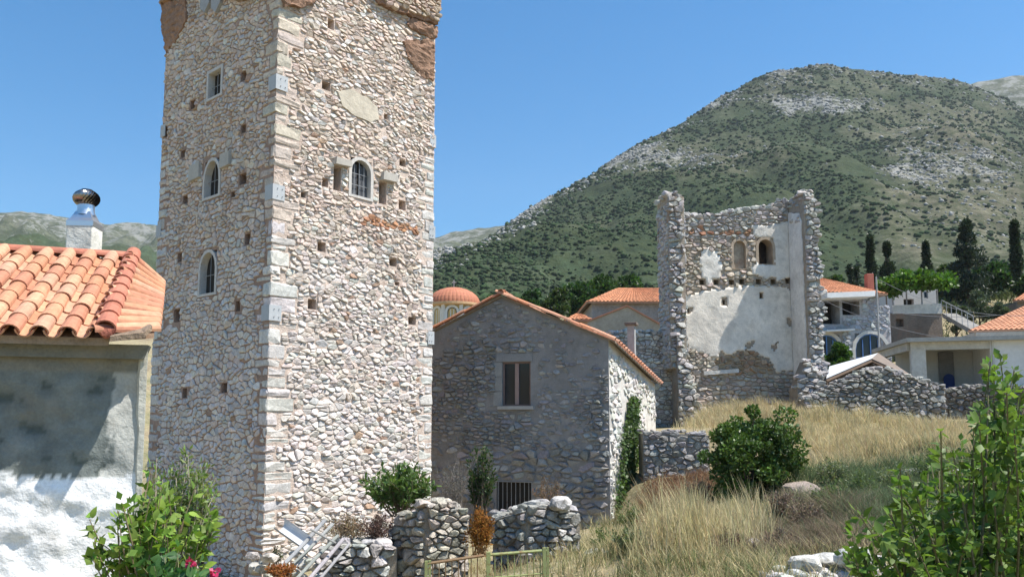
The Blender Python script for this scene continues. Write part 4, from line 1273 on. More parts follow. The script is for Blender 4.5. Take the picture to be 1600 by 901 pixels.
FW = Wall(at(1058, 600, 31.6), (1, .05))
profile_wall('footing', FW, [(FW.uv(x, y)[0], FW.uv(x, y)[1]) for x, y in ((1057, 520), (1066, 545), (1078, 572), (1084, 600), (1092, 632), (1103, 662))], 2.9, .9, .2, (.40, .38, .35), ruin, .12, list_=st)
FR = Wall(at(1244, 640, 30.9), (1, .05))
profile_wall('footing', FR, [(FR.uv(x, y)[0], FR.uv(x, y)[1]) for x, y in ((1246, 605), (1262, 560), (1282, 575), (1292, 610))], 3.0, .8, .2, (.42, .40, .37), ruin, .12, list_=st)
# stones along the broken top
for a in np.arange(-.1, rs1, .17):
    r_ = rg.uniform(.08, .15)
    for d_ in (-.1, -.4):
        V, F = rock_geo(RW.p(a + rg.uniform(-.05, .05), rtop(a) - .03, d_), r_ * 1.3, r_, r_ * .75, rg, 13); st.append((V, F, r_ * r_ * 2.4, jitc((.46, .44, .41), rg, .2)))
put_stones(st, ruin, M_stone)
# arched surrounds of window and niche
for o, nm in ((RWIN, 'window'), (NICHE, 'niche')):
    a0, a1, z0, z1 = o[:4]
    ring(RW, arch_pts(a0 - .09, a1 + .09, z0 - .02, z1 + .09), arch_pts(a0 + .03, a1 - .03, z0 + .01, z1 - .03), -.12 if nm == 'niche' else -.5, .035, nm + '_surround', M_plaster, ruin, (.44, .35, .26))
prism(RW, [(RWIN[0], RWIN[2]), (RWIN[1], RWIN[2]), (RWIN[1], RWIN[3]), (RWIN[0], RWIN[3])], -.69, -.66, c_=(.05, .04, .035)).build('window_dark_sheet', M_mortar, ruin)  # near-black sheet standing in for the dark inside of the window
prism(RW, [RW.uv(1098, 580), RW.uv(1152, 576), RW.uv(1152, 582), RW.uv(1098, 586)], -.05, .16, c_=(.58, .56, .52)).build('ledge', M_plaster, ruin)

# ------------------------------------------------------------------ other walls
def wallthing(name, label, cat, wall, pxs, Yb, th, size, col, prot=.1, zb_=None, **kw):
    prof = [wall.uv(*q) for q in pxs]
    z_ = zb_ if zb_ is not None else min(gz(*wall.p(q[0], 0)[:2]) for q in prof) - .4
    o = thing(name, (*wall.p((prof[0][0] + prof[-1][0]) / 2, z_)[:2], z_), label, cat)
    profile_wall(name, wall, prof, z_, th, size, col, o, prot, **kw)
    return o
W1 = Wall(at(960, 600, 32.6), (1, .03))
wallthing('stone_wall', 'sunlit stone wall between the chimney flue and the ruined tower', 'wall', W1, ((955, 519), (985, 516), (1020, 518), (1061, 520)), 0, .6, .17, (.50, .48, .44), .05)
W2 = Wall(at(1000, 700, 24.2), (1, .0))
wallthing('retaining_wall', 'shaded retaining wall of dark stone behind the ivied side wall', 'wall', W2, ((1004, 673), (1030, 674), (1060, 673), (1108, 676)), 0, .8, .17, (.27, .26, .25), .05, capr=.08)
W3 = Wall(at(1252, 650, 28.6), (1, .08))
wallthing('rubble_wall', 'long tumbled rubble wall running from the ruined tower past the lean-to roof', 'wall', W3, ((1256, 622), (1285, 612), (1310, 598), (1330, 588), (1352, 577), (1378, 573), (1400, 578), (1430, 589), (1455, 596), (1476, 604)), 0, .7, .16, (.30, .29, .27), .11)
W4 = Wall(at(1476, 650, 29.4), (1, -.25))
wallthing('rubble_wall', 'lower dark rubble wall with pale capping stones below the concrete building', 'wall', W4, ((1476, 607), (1500, 604), (1525, 600), (1560, 604), (1620, 604), (1680, 600)), 0, .6, .15, (.20, .185, .17), .1)
# two ruined piers by the gate
def pier(label, xl, xm, xr, Yc, tops, col, seed):
    global rg
    rg = random.Random(seed)
    pc = at(xm, 860, Yc)
    lw = Wall(pc, (.80, -.60)); rw = Wall(pc, (.93, .37))
    zl = [lw.uv(*q) for q in tops if q[0] <= xm]; zr = [rw.uv(*q) for q in tops if q[0] >= xm]
    zb_ = gz(pc[0], pc[1]) - .5
    o = thing('ruined_pier', (pc[0], pc[1], zb_), label, 'wall')
    L = []
    profile_wall('core', lw, [(lw.uv(xl, 850)[0], zl[0][1])] + zl[1:-1] + [(0, zl[-1][1])], zb_, .55, .14, tuple(c * .85 for c in col), o, .11, list_=L, capr=.11)  # left face stones coloured darker, deepening the shade on that side
    profile_wall('core', rw, [(0, zr[0][1])] + zr[1:-1] + [(rw.uv(xr, 850)[0], zr[-1][1])], zb_, .55, .12, col, o, .09, list_=L, capr=.13)
    put_stones(L, o, M_rock)
    return o
pier('crumbling pier with jutting top stones behind the rusty gate leaf', 612, 664, 732, 14.6, ((612, 815), (640, 800), (664, 788), (664, 786), (700, 782), (732, 796)), (.42, .38, .32), 61)
pier('crumbling pier topped by a large pale block behind the green gate leaf', 770, 822, 906, 14.4, ((770, 800), (800, 796), (822, 792), (822, 792), (860, 786), (906, 800)), (.34, .33, .31), 62)
rg = random.Random(63)
W5 = Wall(at(505, 880, 14.6), (1, .05))
wallthing('rubble_wall', 'low heap of a wall between the grey poles and the crumbling pier', 'wall', W5, ((500, 858), (530, 850), (560, 848), (590, 850), (620, 848)), 0, .6, .15, (.36, .35, .33), .12)

# ------------------------------------------------------------------ loose rocks
rg = random.Random(71)
def boulder(label, px, py, Y, rx, ry, rz, col, group=None, cat='rock'):
    p = at(px, py, Y); zg = gz(p[0], p[1])
    V, F = rock_geo((p[0], p[1], p[2]), rx, ry, rz, rg, 34)
    o = mk('boulder', V, F, M_rock, None, [jitc(col, rg, .1)] * len(V)); tag(o, label, cat, group)
    return o
boulder('pale rounded boulder alone in the dry grass', 1174, 856, 13, .30, .22, .16, (.50, .49, .46))
boulder('flat grey boulder at the edge of the yellow grass slope', 1432, 742, 19, .45, .3, .16, (.42, .42, .41))
boulder('pale stone half hidden behind the leafy shrub stems', 1505, 742, 18, .35, .3, .18, (.48, .47, .45))
boulder('square masonry block beside the round green bush', 1252, 768, 18.2, .55, .4, .24, (.34, .30, .25))
boulder('big pale block lying on top of the right pier', 876, 786, 14.5, .26, .2, .13, (.52, .52, .50))
boulder('grey slab stone lying in the grass below the ivy', 945, 868, 14.2, .45, .35, .12, (.42, .40, .36))
for k in range(70):
    px = 1190 + 225 * rg.random(); u_ = rg.random(); py = 903 - 36 * u_ * min(1, (px - 1180) / 60) * min(1, (1425 - px) / 60) + 4
    Y = 10.2 + .7 * u_ + rg.uniform(-.1, .15); r_ = rg.uniform(.045, .115)
    if k == 0: px, py, r_ = 1335, 872, .2
    if k == 1: px, py, r_ = 1262, 881, .17
    if k == 2: px, py, r_ = 1290, 878, .18
    p = at(px, py, Y); 
    V, F = rock_geo(p, r_ * 1.4, r_, r_ * .75, rg, 20)
    o = mk('loose_stone', V, F, M_rock, None, [jitc((.50, .49, .46), rg, .15)] * len(V)); tag(o, ('largest upright pale stone on top of the loose heap', 'long pale stone lying at the left end of the heap top', 'rounded pale stone next to the largest one on the heap')[k] if k < 3 else 'small loose pale stone in the heap at the foot of the leafy shrub', 'stone', 'heap of loose stones')
for k in range(26):
    px = rg.uniform(395, 520); py = rg.uniform(862, 905); Y = rg.uniform(13.6, 15.0); r_ = rg.uniform(.07, .15)
    p = at(px, py, Y)
    V, F = rock_geo(p, r_ * 1.4, r_, r_ * .75, rg, 18)
    o = mk('loose_stone', V, F, M_rock, None, [jitc((.46, .44, .40), rg, .15)] * len(V)); tag(o, 'loose stone under the grey poles below the tower corner', 'stone', 'stones under the grey poles')

# ------------------------------------------------------------------ gate, poles, gutter
def gate_leaf(label, xl, yl, xr, yr, Y, col, bars, posts):
    a = at(xl, yl, Y); b = at(xr, yr, Y + .12)
    o = thing('gate_leaf', (*((a + b)[:2] / 2), gz(*((a + b)[:2] / 2))), label, 'gate')
    H = 1.0
    d = b - a
    MB().tube([a, b], .022, 6, col).build('top_rail', M_paint, o)
    MB().tube([a - (0, 0, H), b - (0, 0, H)], .02, 6, col).build('bottom_rail', M_paint, o)
    MB().tube([a + d * .1 - (0, 0, .32), b - (0, 0, .32)], .012, 6, col).build('middle_rail', M_paint, o)
    for t, r_, c in posts:
        p = a + d * t; MB().box((p[0], p[1], p[2] - H / 2 + .01), r_, r_, H / 2 + .03, c, t=(d[0], d[1])).build('post', M_paint, o)
    for k in range(bars):
        p = a + d * ((k + 1) / (bars + 1)); MB().tube([p, p - np.array((0, 0, H))], .009, 6, tuple(c * .9 for c in col)).build('bar', M_paint, o)
GRN = (.29, .325, .14); RST = (.24, .16, .09)
gate_leaf('rusty brown leaf of the iron gate', 666, 880, 756, 867, 11.6, RST, 8, ((0, .022, GRN), (.06, .018, GRN)))
gate_leaf('yellow-green painted leaf of the iron gate', 763, 866, 854, 859, 11.6, GRN, 8, ((0, .028, GRN), (.96, .024, GRN), (1.02, .016, GRN)))
for k, (x0, y0, x1, y1, r_) in enumerate(((508, 812, 440, 885, .035), (520, 818, 452, 890, .03), (528, 836, 462, 905, .03), (536, 842, 476, 912, .035), (514, 826, 458, 880, .022), (545, 850, 490, 915, .026))):
    MBp = MB().tube([at(x0, y0, 14.1 + .05 * k), at((x0 + x1) / 2 + rg.uniform(-2, 2), (y0 + y1) / 2, 13.7), at(x1, y1, 13.2)], r_, 8, jitc((.29, .29, .28), rg, .15))
    tag(MBp.build('wooden_pole', M_wood), 'weathered grey pole leaning on the low rubble heap by the tower corner', 'pole', 'grey poles leaning by the tower')
for k, (px, py) in enumerate(((493, 838), (470, 872))):
    a = at(px - 8, py - 12, 13.75); b = at(px + 32, py + 10, 13.75)
    tag(MB().tube([a, b], .018, 6, (.27, .27, .26)).build('wooden_rung', M_wood), ('short grey batten nailed across the upper poles', 'short grey batten nailed across the lower poles')[k], 'batten')
gut = MB(); 
g0_, g1_ = at(436, 816, 14.4), at(482, 848, 14.1)
dirg = (g1_ - g0_); upg = np.array((0, 0, 1.0)); sdg = np.cross(dirg, upg); sdg /= np.linalg.norm(sdg)
V = []
for p in (g0_, g1_):
    for i in range(9):
        t = math.pi * i / 8 + .5
        for r_ in (.15, .135): V.append(p + sdg * r_ * math.cos(t) + upg * r_ * -math.sin(t))
F = []
for i in range(8):
    F += [(2 * i, 2 * i + 2, 18 + 2 * i + 2, 18 + 2 * i), (2 * i + 1, 18 + 2 * i + 1, 18 + 2 * i + 3, 2 * i + 3), (2 * i, 2 * i + 1, 2 * i + 3, 2 * i + 2), (18 + 2 * i, 18 + 2 * i + 2, 18 + 2 * i + 3, 18 + 2 * i + 1)]
gut.add(V, F, (.46, .48, .50)); tag(gut.build('gutter_piece', M_plain), 'discarded grey half-round gutter piece at the tower corner', 'gutter')
# ------------------------------------------------------------------ village behind
rg = random.Random(81)
def tile_roof(E0, E1, R1, R0, parent, col=(.50, .22, .11), name='roof', sp=.26, row=.36, amp=.05):
    """one roof slope: eave E0-E1, ridge R0-R1, modelled as rows of half-round tiles"""
    E0, E1, R1, R0 = [np.array(p, float) for p in (E0, E1, R1, R0)]
    L = max(np.linalg.norm(E1 - E0), np.linalg.norm(R1 - R0)); nc = max(2, int(L / sp)); H = np.linalg.norm((R0 + R1) / 2 - (E0 + E1) / 2); nr = max(2, int(H / row))
    up_ = np.cross(E1 - E0, R0 - E0 if np.linalg.norm(R0 - E0) > .1 else R1 - E0); up_ /= np.linalg.norm(up_); up_ = up_ if up_[2] > 0 else -up_
    V, C, F = [], [], []
    k = 5; m_ = nc * k + 1
    tint = [rg.uniform(.8, 1.15) for _ in range(nc * nr)]
    for r_ in range(nr):
        for e in (0, 1):
            t = (r_ + e) / nr
            a, b = E0 + (R0 - E0) * t, E1 + (R1 - E1) * t
            for i in range(m_):
                p = a + (b - a) * (i / (m_ - 1)) + up_ * (amp * abs(math.sin(math.pi * i / k)) + (.035 if e == 0 else 0))
                V.append(p); C.append(tuple(c * tint[min(nc - 1, i // k) * nr + r_] for c in col))
    for r_ in range(nr):
        for i in range(m_ - 1):
            o = r_ * 2 * m_; F.append((o + i, o + i + 1, o + m_ + i + 1, o + m_ + i))
            if r_ < nr - 1: F.append((o + m_ + i, o + m_ + i + 1, o + 2 * m_ + i + 1, o + 2 * m_ + i))
    n0 = len(V)          # underside so that the slope is a closed slab
    V += [E0 - (0, 0, .1), E1 - (0, 0, .1), R1 - (0, 0, .1), R0 - (0, 0, .1)]; C += [(.3, .22, .16)] * 4
    F += [(n0 + 3, n0 + 2, n0 + 1, n0), (0, m_ - 1, n0 + 1, n0)]
    o_ = (nr - 1) * 2 * m_ + m_
    F += [(0, n0, n0 + 3, o_), (m_ - 1, o_ + m_ - 1, n0 + 2, n0 + 1)]
    return mk(name, V, F, M_tile, parent, C, False)
def wallbox(parent, wall, a0, a1, z0, z1, dep, col, opens=(), mat=None, name='wall'):
    """box building body whose front is on `wall`, with recessed openings"""
    mb = sheet(wall, a0, a1, z0, z1, opens)
    p = wall.p
    mb.quad(p(a1, z0), p(a1, z0, -dep), p(a1, z1, -dep), p(a1, z1)); mb.quad(p(a0, z0, -dep), p(a0, z0), p(a0, z1), p(a0, z1, -dep))
    mb.quad(p(a1, z0, -dep), p(a0, z0, -dep), p(a0, z1, -dep), p(a1, z1, -dep)); mb.quad(p(a0, z1), p(a1, z1), p(a1, z1, -dep), p(a0, z1, -dep))
    mb.C = [col] * len(mb.V)
    return mb.build(name, mat or M_plaster, parent)
def win(parent, wall, o, fcol, glass=None, arched=False, mull=1, name='window', frame=.07, sur=None):
    a0, a1, z0, z1 = o[:4]
    g = thing_part(name, wall.p((a0 + a1) / 2, z0), parent)
    if arched: out, inn = arch_pts(a0, a1, z0, z1), arch_pts(a0 + frame, a1 - frame, z0 + frame, z1 - frame)
    else: out, inn = [(a0, z0), (a1, z0), (a1, z1), (a0, z1)], [(a0 + frame, z0 + frame), (a1 - frame, z0 + frame), (a1 - frame, z1 - frame), (a0 + frame, z1 - frame)]
    ring(wall, out, inn, -.1, -.03, 'frame', M_plain, g, fcol)
    prism(wall, inn, -.12, -.08).build('pane_or_dark_sheet', glass or M_glass, g)
    for k in range(mull):
        x = a0 + (a1 - a0) * (k + 1) / (mull + 1); zt_ = z1 - frame if not arched else z1 - abs(x - (a0 + a1) / 2) * .6 - frame
        prism(wall, [(x - .03, z0 + frame), (x + .03, z0 + frame), (x + .03, zt_), (x - .03, zt_)], -.08, -.02, c_=fcol).build('mullion', M_plain, g)
    if sur:
        w_ = .22
        o2 = arch_pts(a0 - w_, a1 + w_, z0, z1 + w_) if arched else [(a0 - w_, z0 - .05), (a1 + w_, z0 - .05), (a1 + w_, z1 + w_), (a0 - w_, z1 + w_)]
        o1 = arch_pts(a0, a1, z0, z1) if arched else out
        ring(wall, o2, o1, -.1, .05, 'surround', M_cutstone, g, sur)
    return g
def front(px, py, Y, t=(1, 0)): return Wall(at(px, py, Y), t)
# -- church with tiled dome
Yc = 70.0
cc_ = at(706, 480, Yc); rd = (at(748, 480, Yc)[0] - at(666, 480, Yc)[0]) / 2
zd0 = at(706, 470, Yc)[2]; zd1 = at(706, 443, Yc)[2]; zdr = at(706, 512, Yc)[2]
church = thing('church', (cc_[0], cc_[1] + rd, gz(cc_[0], cc_[1])), 'ochre church drum under a round orange tiled dome', 'church')
cx_, cy_ = cc_[0], cc_[1] + rd
V, C, F = [], [], []
nk, nrg = 160, 14
for i in range(nrg + 1):
    ph = (math.pi / 2) * i / nrg
    for k in range(nk):
        t = 2 * math.pi * k / nk; rr = (rd * 1.02) * math.cos(ph) + .04 * abs(math.sin(20 * t)) * math.cos(ph) + .01
        V.append((cx_ + rr * math.cos(t), cy_ + rr * math.sin(t), zd0 + (zd1 - zd0) * math.sin(ph) + .02 * (i % 2))); C.append(jitc((.42, .16, .09), rg, .1))
F = [(i * nk + k, i * nk + (k + 1) % nk, (i + 1) * nk + (k + 1) % nk, (i + 1) * nk + k) for i in range(nrg) for k in range(nk)]
mk('dome', V, F, M_tile, church, C)
V, F = lathe((cx_, cy_), [(rd * .9, zdr - 4), (rd * .9, zd0 - .25)], 8, math.pi / 8); mk('drum', V, F, M_plain, church, [(.52, .38, .17)] * len(V))
V, F = lathe((cx_, cy_), [(rd * .9, zd0 - .3), (rd * 1.06, zd0 - .2), (rd * 1.06, zd0), (rd * .6, zd0 + .02)], 32); mk('cornice', V, F, M_plain, church, [(.55, .36, .2)] * len(V))
for k in range(5):
    th = math.pi * 1.5 + (k - 2) * math.pi / 4
    n_ = np.array((math.cos(th), math.sin(th))); apo = rd * .9 * math.cos(math.pi / 8)
    wl = Wall(np.array((cx_, cy_)) + n_ * (apo + .03), (-n_[1], n_[0]))
    win(church, wl, (-.42, .42, zdr - .6, zd0 - .5, .1), (.7, .68, .62), arched=True, mull=2, sur=(.68, .66, .6))
    # corner pilaster
    pt = np.array((cx_, cy_)) + rd * .905 * np.array((math.cos(th + math.pi / 8), math.sin(th + math.pi / 8)))
    MB().box((pt[0], pt[1], (zdr - 4 + zd0 - .25) / 2), .16, .1, (zd0 - .25 - zdr + 4) / 2, (.66, .62, .54), t=(-n_[1], n_[0])).build('pilaster', M_plain, church)
MB().tube([(cx_, cy_, zd1 - .05), (cx_, cy_, zd1 + .75)], .03, 5, (.5, .5, .48)).box((cx_, cy_, zd1 + .5), .2, .03, .03, (.5, .5, .48)).build('cross', M_plain, church)
# -- stone house with hipped roof behind the ruin
w_ = front(925, 480, 56, (1, .02)); b1 = thing('stone_house', w_.p(4, gz(*w_.p(4, 0)[:2])), 'grey stone house with hipped orange roof left of the ruined tower', 'house')
a1 = w_.uv(1100, 480)[0]; zE_ = w_.uv(960, 473)[1]; zR_ = at(990, 450, 59.5)[2]
wallbox(b1, w_, 0, a1, gz(*w_.p(3, 0)[:2]) - 1, zE_, 7, (.30, .28, .26), mat=M_mortar)
rl = w_.uv(968, 470)[0] + .5
E = lambda a, d: np.array(w_.p(a, zE_ + .02, d)); Rr = lambda a: np.array(w_.p(a, zR_, -3.5))
tile_roof(E(-.4, .4), E(a1 + .4, .4), Rr(a1 - rl), Rr(rl), b1); tile_roof(E(-.4, -7.4), E(-.4, .4), Rr(rl), Rr(rl), b1); tile_roof(E(a1 + .4, -7.4), E(-.4, -7.4), Rr(rl), Rr(a1 - rl), b1)
# -- plain gabled house
w_ = front(918, 500, 45, (.98, -.12)); zg_ = gz(*w_.p(2, 0)[:2])
b2 = thing('gabled_house', w_.p(2, zg_), 'bare mortar gable end standing in front of the hipped stone house', 'house')
P = [w_.uv(918, 503), w_.uv(980, 479), w_.uv(1040, 512)]
prism(w_, [(P[0][0], zg_ - 1), (P[2][0], zg_ - 1), P[2], P[1], P[0]], -7, 0, c_=(.40, .36, .29)).build('wall', M_plaster, b2)
for q, r_ in ((P[0], P[1]), (P[1], P[2])):
    A = [(q[0], q[1] + .01), (r_[0], r_[1] + .01), (r_[0], r_[1] + .09), (q[0], q[1] + .09)]
    prism(w_, A, -7, .1, c_=(.42, .20, .13)).build('roof', M_tile, b2)
# -- small tiled roof
w_ = front(884, 498, 50, (1, 0)); zg_ = gz(*w_.p(0, 0)[:2]); b3 = thing('small_house', w_.p(.8, zg_), 'little orange pavilion roof peeping over the verge tiles', 'house')
a1 = w_.uv(926, 498)[0]; zE_ = w_.uv(900, 500)[1]; zR_ = w_.uv(905, 489)[1] + .1
wallbox(b3, w_, .2, a1 - .2, zg_ - 1, zE_, 2.5, (.42, .33, .22))
tile_roof(w_.p(0, zE_, .2), w_.p(a1, zE_, .2), w_.p(a1 * .6, zR_, -1.2), w_.p(a1 * .45, zR_, -1.2), b3); tile_roof(w_.p(0, zE_, -2.7), w_.p(0, zE_, .2), w_.p(a1 * .45, zR_, -1.2), w_.p(a1 * .45, zR_, -1.2), b3)
tile_roof(w_.p(a1, zE_, .2), w_.p(a1, zE_, -2.7), w_.p(a1 * .6, zR_, -1.2), w_.p(a1 * .6, zR_, -1.2), b3)
# -- house with awning and arched blue windows
w_ = front(1272, 520, 50, (1, .10)); zg_ = gz(*w_.p(2, 0)[:2]) - 1.0
b4 = thing('stone_house', w_.p(2.5, zg_), 'stone house with orange roof, white awning and blue arched windows right of the ruin', 'house')
U = w_.uv
a1 = U(1392, 520)[0]; zt_ = U(1330, 461)[1]
o1 = (*w_.rect(1281, 470, 1312, 506), 1.2); o2 = (*w_.rect(1316, 470, 1343, 492), 1.2); o3 = (*w_.rect(1336, 521, 1385, 560), .2); o4 = (*w_.rect(1272, 523, 1312, 556), .2)
aR = U(1374, 480)[0]
mb_ = wallbox(b4, w_, -1.0, aR, zg_, zt_, 7, (.34, .34, .34), [o1, o2, o3, o4], M_mortar)
wallbox(b4, w_, aR + .01, a1, zg_, U(1380, 478)[1], 3, (.42, .42, .42), mat=M_mortar, name='wing')
L = []
for P_, (a, z) in rubble(-1.0, a1, zg_ + .8, zt_, .24, rg, 1.5, lambda a, z: a < aR or z < U(1380, 480)[1], [(o[0] - .15, o[1] + .15, o[2] - .1, o[3] + .2) for o in (o1, o2, o3, o4)]):
    g = stone_geo(P_, w_, rg, .02, .06)
    if g: L.append((*g, jitc((.36, .37, .38), rg, .25)))
put_stones(L, b4, M_stone, 0)
for o in (o3, o4): win(b4, w_, o, (.10, .20, .42), arched=True, mull=3, sur=(.55, .53, .48))
for o in (o1, o2):
    prism(w_, [(o[0], o[2]), (o[1], o[2]), (o[1], o[3]), (o[0], o[3])], -1.19, -1.1).build('doorway', M_dark, b4)
prism(w_, [U(1277, 470), U(1350, 467), U(1350, 459), U(1277, 462)], -.05, 1.3, c_=(.78, .77, .74)).build('awning', M_plain, b4)
prism(w_, [U(1284, 517), U(1327, 515), U(1327, 517.5), U(1284, 519.5)], -.05, .7, c_=(.7, .7, .68)).build('canopy_slab', M_plain, b4)
z2 = zt_ + .05; aL = -1.2; ridge_z = at(1310, 436, 54)[2]
tile_roof(w_.p(aL, z2, .5), w_.p(aR + .3, z2, .5), w_.p(aR - 2.0, ridge_z, -3.5), w_.p(aL + 2.4, ridge_z, -3.5), b4)
tile_roof(w_.p(aR + .3, z2, .5), w_.p(aR + .3, z2, -7.3), w_.p(aR - 2.0, ridge_z, -3.5), w_.p(aR - 2.0, ridge_z, -3.5), b4); tile_roof(w_.p(aL, z2, -7.3), w_.p(aL, z2, .5), w_.p(aL + 2.4, ridge_z, -3.5), w_.p(aL + 2.4, ridge_z, -3.5), b4)
tile_roof(w_.p(aR + .3, z2, -7.3), w_.p(aL, z2, -7.3), w_.p(aL + 2.4, ridge_z, -3.5), w_.p(aR - 2.0, ridge_z, -3.5), b4)
chh = at(1358, 440, 51.5); MB().box((chh[0], chh[1], chh[2] - .4), .22, .22, .9, (.38, .13, .09), bev=.02).build('chimney', M_tile, b4)
# -- terrace house with pergola
w_ = front(1392, 500, 56, (1, .0)); zg_ = gz(*w_.p(2, 0)[:2]) - 1; U = w_.uv
b5 = thing('terrace_house', w_.p(2.5, zg_), 'white terrace house with parapet under the vine pergola', 'house')
wallbox(b5, w_, 0, U(1472, 500)[0], zg_, U(1430, 489)[1], 4, (.22, .18, .15), [(*w_.rect(1400, 498, 1412, 510), .5)], M_mortar, 'terrace')
prism(w_, [U(1394, 490), U(1471, 490), U(1471, 474), U(1394, 477)], -.18, .05, c_=(.62, .62, .60)).build('parapet', M_plaster, b5)
w5 = Wall(w_.p(0, 0, -2.5)[:2], (1, 0)); U5 = w5.uv
od = (*w5.rect(1412, 467, 1428, 480), .4); ow = (*w5.rect(1443, 455, 1450, 466), .2)
wallbox(b5, w5, U5(1397, 470)[0], U5(1466, 470)[0], w_.uv(1430, 489)[1] - .1, U5(1440, 451)[1], 4, (.58, .56, .52), [od, ow], M_plain, 'upper_storey')
prism(w5, [(od[0], od[2]), (od[1], od[2]), (od[1], od[3]), (od[0], od[3])], -.39, -.35).build('doorway', M_dark, b5)
win(b5, w5, ow, (.3, .3, .3), mull=0)
for x in (1398, 1420, 1444, 1468):
    MB().tube([w_.p(U(x, 470)[0], w_.uv(1430, 489)[1] - .1, -.3), w_.p(U(x, 470)[0], U(1420, 452)[1], -.3)], .05, 6, (.35, .34, .33)).build('pergola_post', M_paint, b5)
st_ = [(at(1472, 478, 54), at(1522, 508, 47)), (at(1472, 500, 54), at(1518, 522, 48))]
mb = MB(); a_, b_ = at(1472, 489, 54), at(1522, 517, 47)
mb.slab([a_, b_, b_ + (1.1, .2, 0), a_ + (1.1, .2, 0)], (0, 0, -.3), (.22, .21, .19)); mb.build('stair_slab', M_plaster, b5)
for k in range(7):
    p = a_ + (b_ - a_) * k / 6; MB().tube([p, p + np.array((0, 0, .9))], .02, 5, (.4, .4, .4)).build('rail_post', M_paint, b5)
MB().tube([a_ + (0, 0, .9), b_ + (0, 0, .9)], .025, 5, (.4, .4, .4)).build('handrail', M_paint, b5)
# -- flat-roofed concrete building
w_ = front(1400, 580, 40, (.96, -.28)); U = w_.uv; zg_ = gz(*w_.p(3, 0)[:2]) - 1
b6 = thing('concrete_building', w_.p(4, zg_), 'unfinished flat-roofed concrete building with open bay and white side wall', 'building')
zs = U(1500, 530)[1]; aC0, aC1 = U(1424, 560)[0], U(1447, 560)[0]; aW = U(1548, 560)[0]; aE = U(1690, 560)[0]
sA, sB, sC = np.array(w_.p(aC0 - .25, zs + .1, .45)), np.array(w_.p(aE, zs + .1, .45)), np.array(w_.p(aE, zs + .1, -10)); sD = at(1362, 552, 46.5); sD[2] = zs + .1
MB().slab([sA, sB, sC, sD + np.array((4, 4, 0)), sD], (0, 0, -.2), (.38, .37, .35)).build('roof_slab', M_plaster, b6)
sdl = (sD - sA) * .96
prism(w_, [(aC0, zg_), (aC1, zg_), (aC1, zs - .1), (aC0, zs - .1)], -.45, 0, c_=(.52, .51, .48)).build('column', M_plaster, b6)
prism(w_, [(aC1, zs - .48), (aW, zs - .48), (aW, zs - .102), (aC1, zs - .102)], -.35, -.02, c_=(.50, .49, .46)).build('beam', M_plaster, b6)
pc_ = np.array(w_.p(aC0, zs - .3, -.2)); MB().box(pc_ + sdl / 2, np.linalg.norm(sdl[:2]) / 2, .15, .19, (.45, .44, .41), t=(sdl[0], sdl[1])).build('beam', M_plaster, b6)
mbb = MB(); q = lambda a, z, h: w_.p(a, z, h)
mbb.quad(q(aC0 - .2, zg_, -3.2), q(aW, zg_, -3.2), q(aW, zs - .1, -3.2), q(aC0 - .2, zs - .1, -3.2), (.56, .54, .5)); mbb.build('back_wall', M_plain, b6)
prism(w_, [(aC1 + 1.2, zs - 1.9), (aC1 + 1.9, zs - 1.9), (aC1 + 1.9, zs - .4), (aC1 + 1.2, zs - .4)], -3.18, -3.0, c_=(.20, .19, .18)).build('shutter', M_wood, b6)
oB = w_.rect(1478, 582, 1490, 612)
A = arch_pts(aC1 + 1.35, aC1 + 1.85, zs - 3.4, zs - 1.55); prism(w_, A, -2.9, -2.8, c_=(.03, .05, .16)).build('blue_door', M_plain, b6)
ow = (*w_.rect(1566, 556, 1588, 590), .15)
wallbox(b6, w_, aW, aE, zg_, zs - .101, 8, (.66, .66, .66), [], M_plain)
MB().tube([w_.p(aW + .1, zs - .1, .06), w_.p(aW + .1, zg_, .06)], .05, 6, (.5, .5, .48)).build('downpipe', M_plain, b6)
# -- orange roofed house on the right edge
w_ = front(1508, 512, 46, (.97, -.24)); U = w_.uv; zg_ = gz(*w_.p(3, 0)[:2]) - 1
b7 = thing('tiled_house', w_.p(4, zg_), 'house with long orange tiled roof above the white concrete wall', 'house')
E0, E1 = np.array(w_.p(*U(1512, 517), .0)), np.array(w_.p(*U(1700, 512), .0)); 
R0, R1 = at(1606, 476, 50), at(1760, 452, 48)
tile_roof(E0, E1, R1, R0, b7, (.52, .25, .14))
wallbox(b7, w_, U(1525, 520)[0], U(1700, 520)[0], zg_, U(1600, 514)[1] - .1, 5, (.42, .38, .32))
w_ = front(1582, 470, 58, (.97, -.24)); U = w_.uv; zg_ = gz(*w_.p(3, 0)[:2]) - 1
b8 = thing('tiled_house', w_.p(3, zg_), 'farther house with small orange roof corner by the right-hand cypress', 'house')
wallbox(b8, w_, .3, 6, zg_, U(1600, 471)[1], 5, (.25, .2, .16), mat=M_mortar)
tile_roof(w_.p(-.1, U(1600, 470)[1], .3), w_.p(6.4, U(1600, 470)[1], .3), at(1720, 440, 60), at(1612, 450, 60), b8)
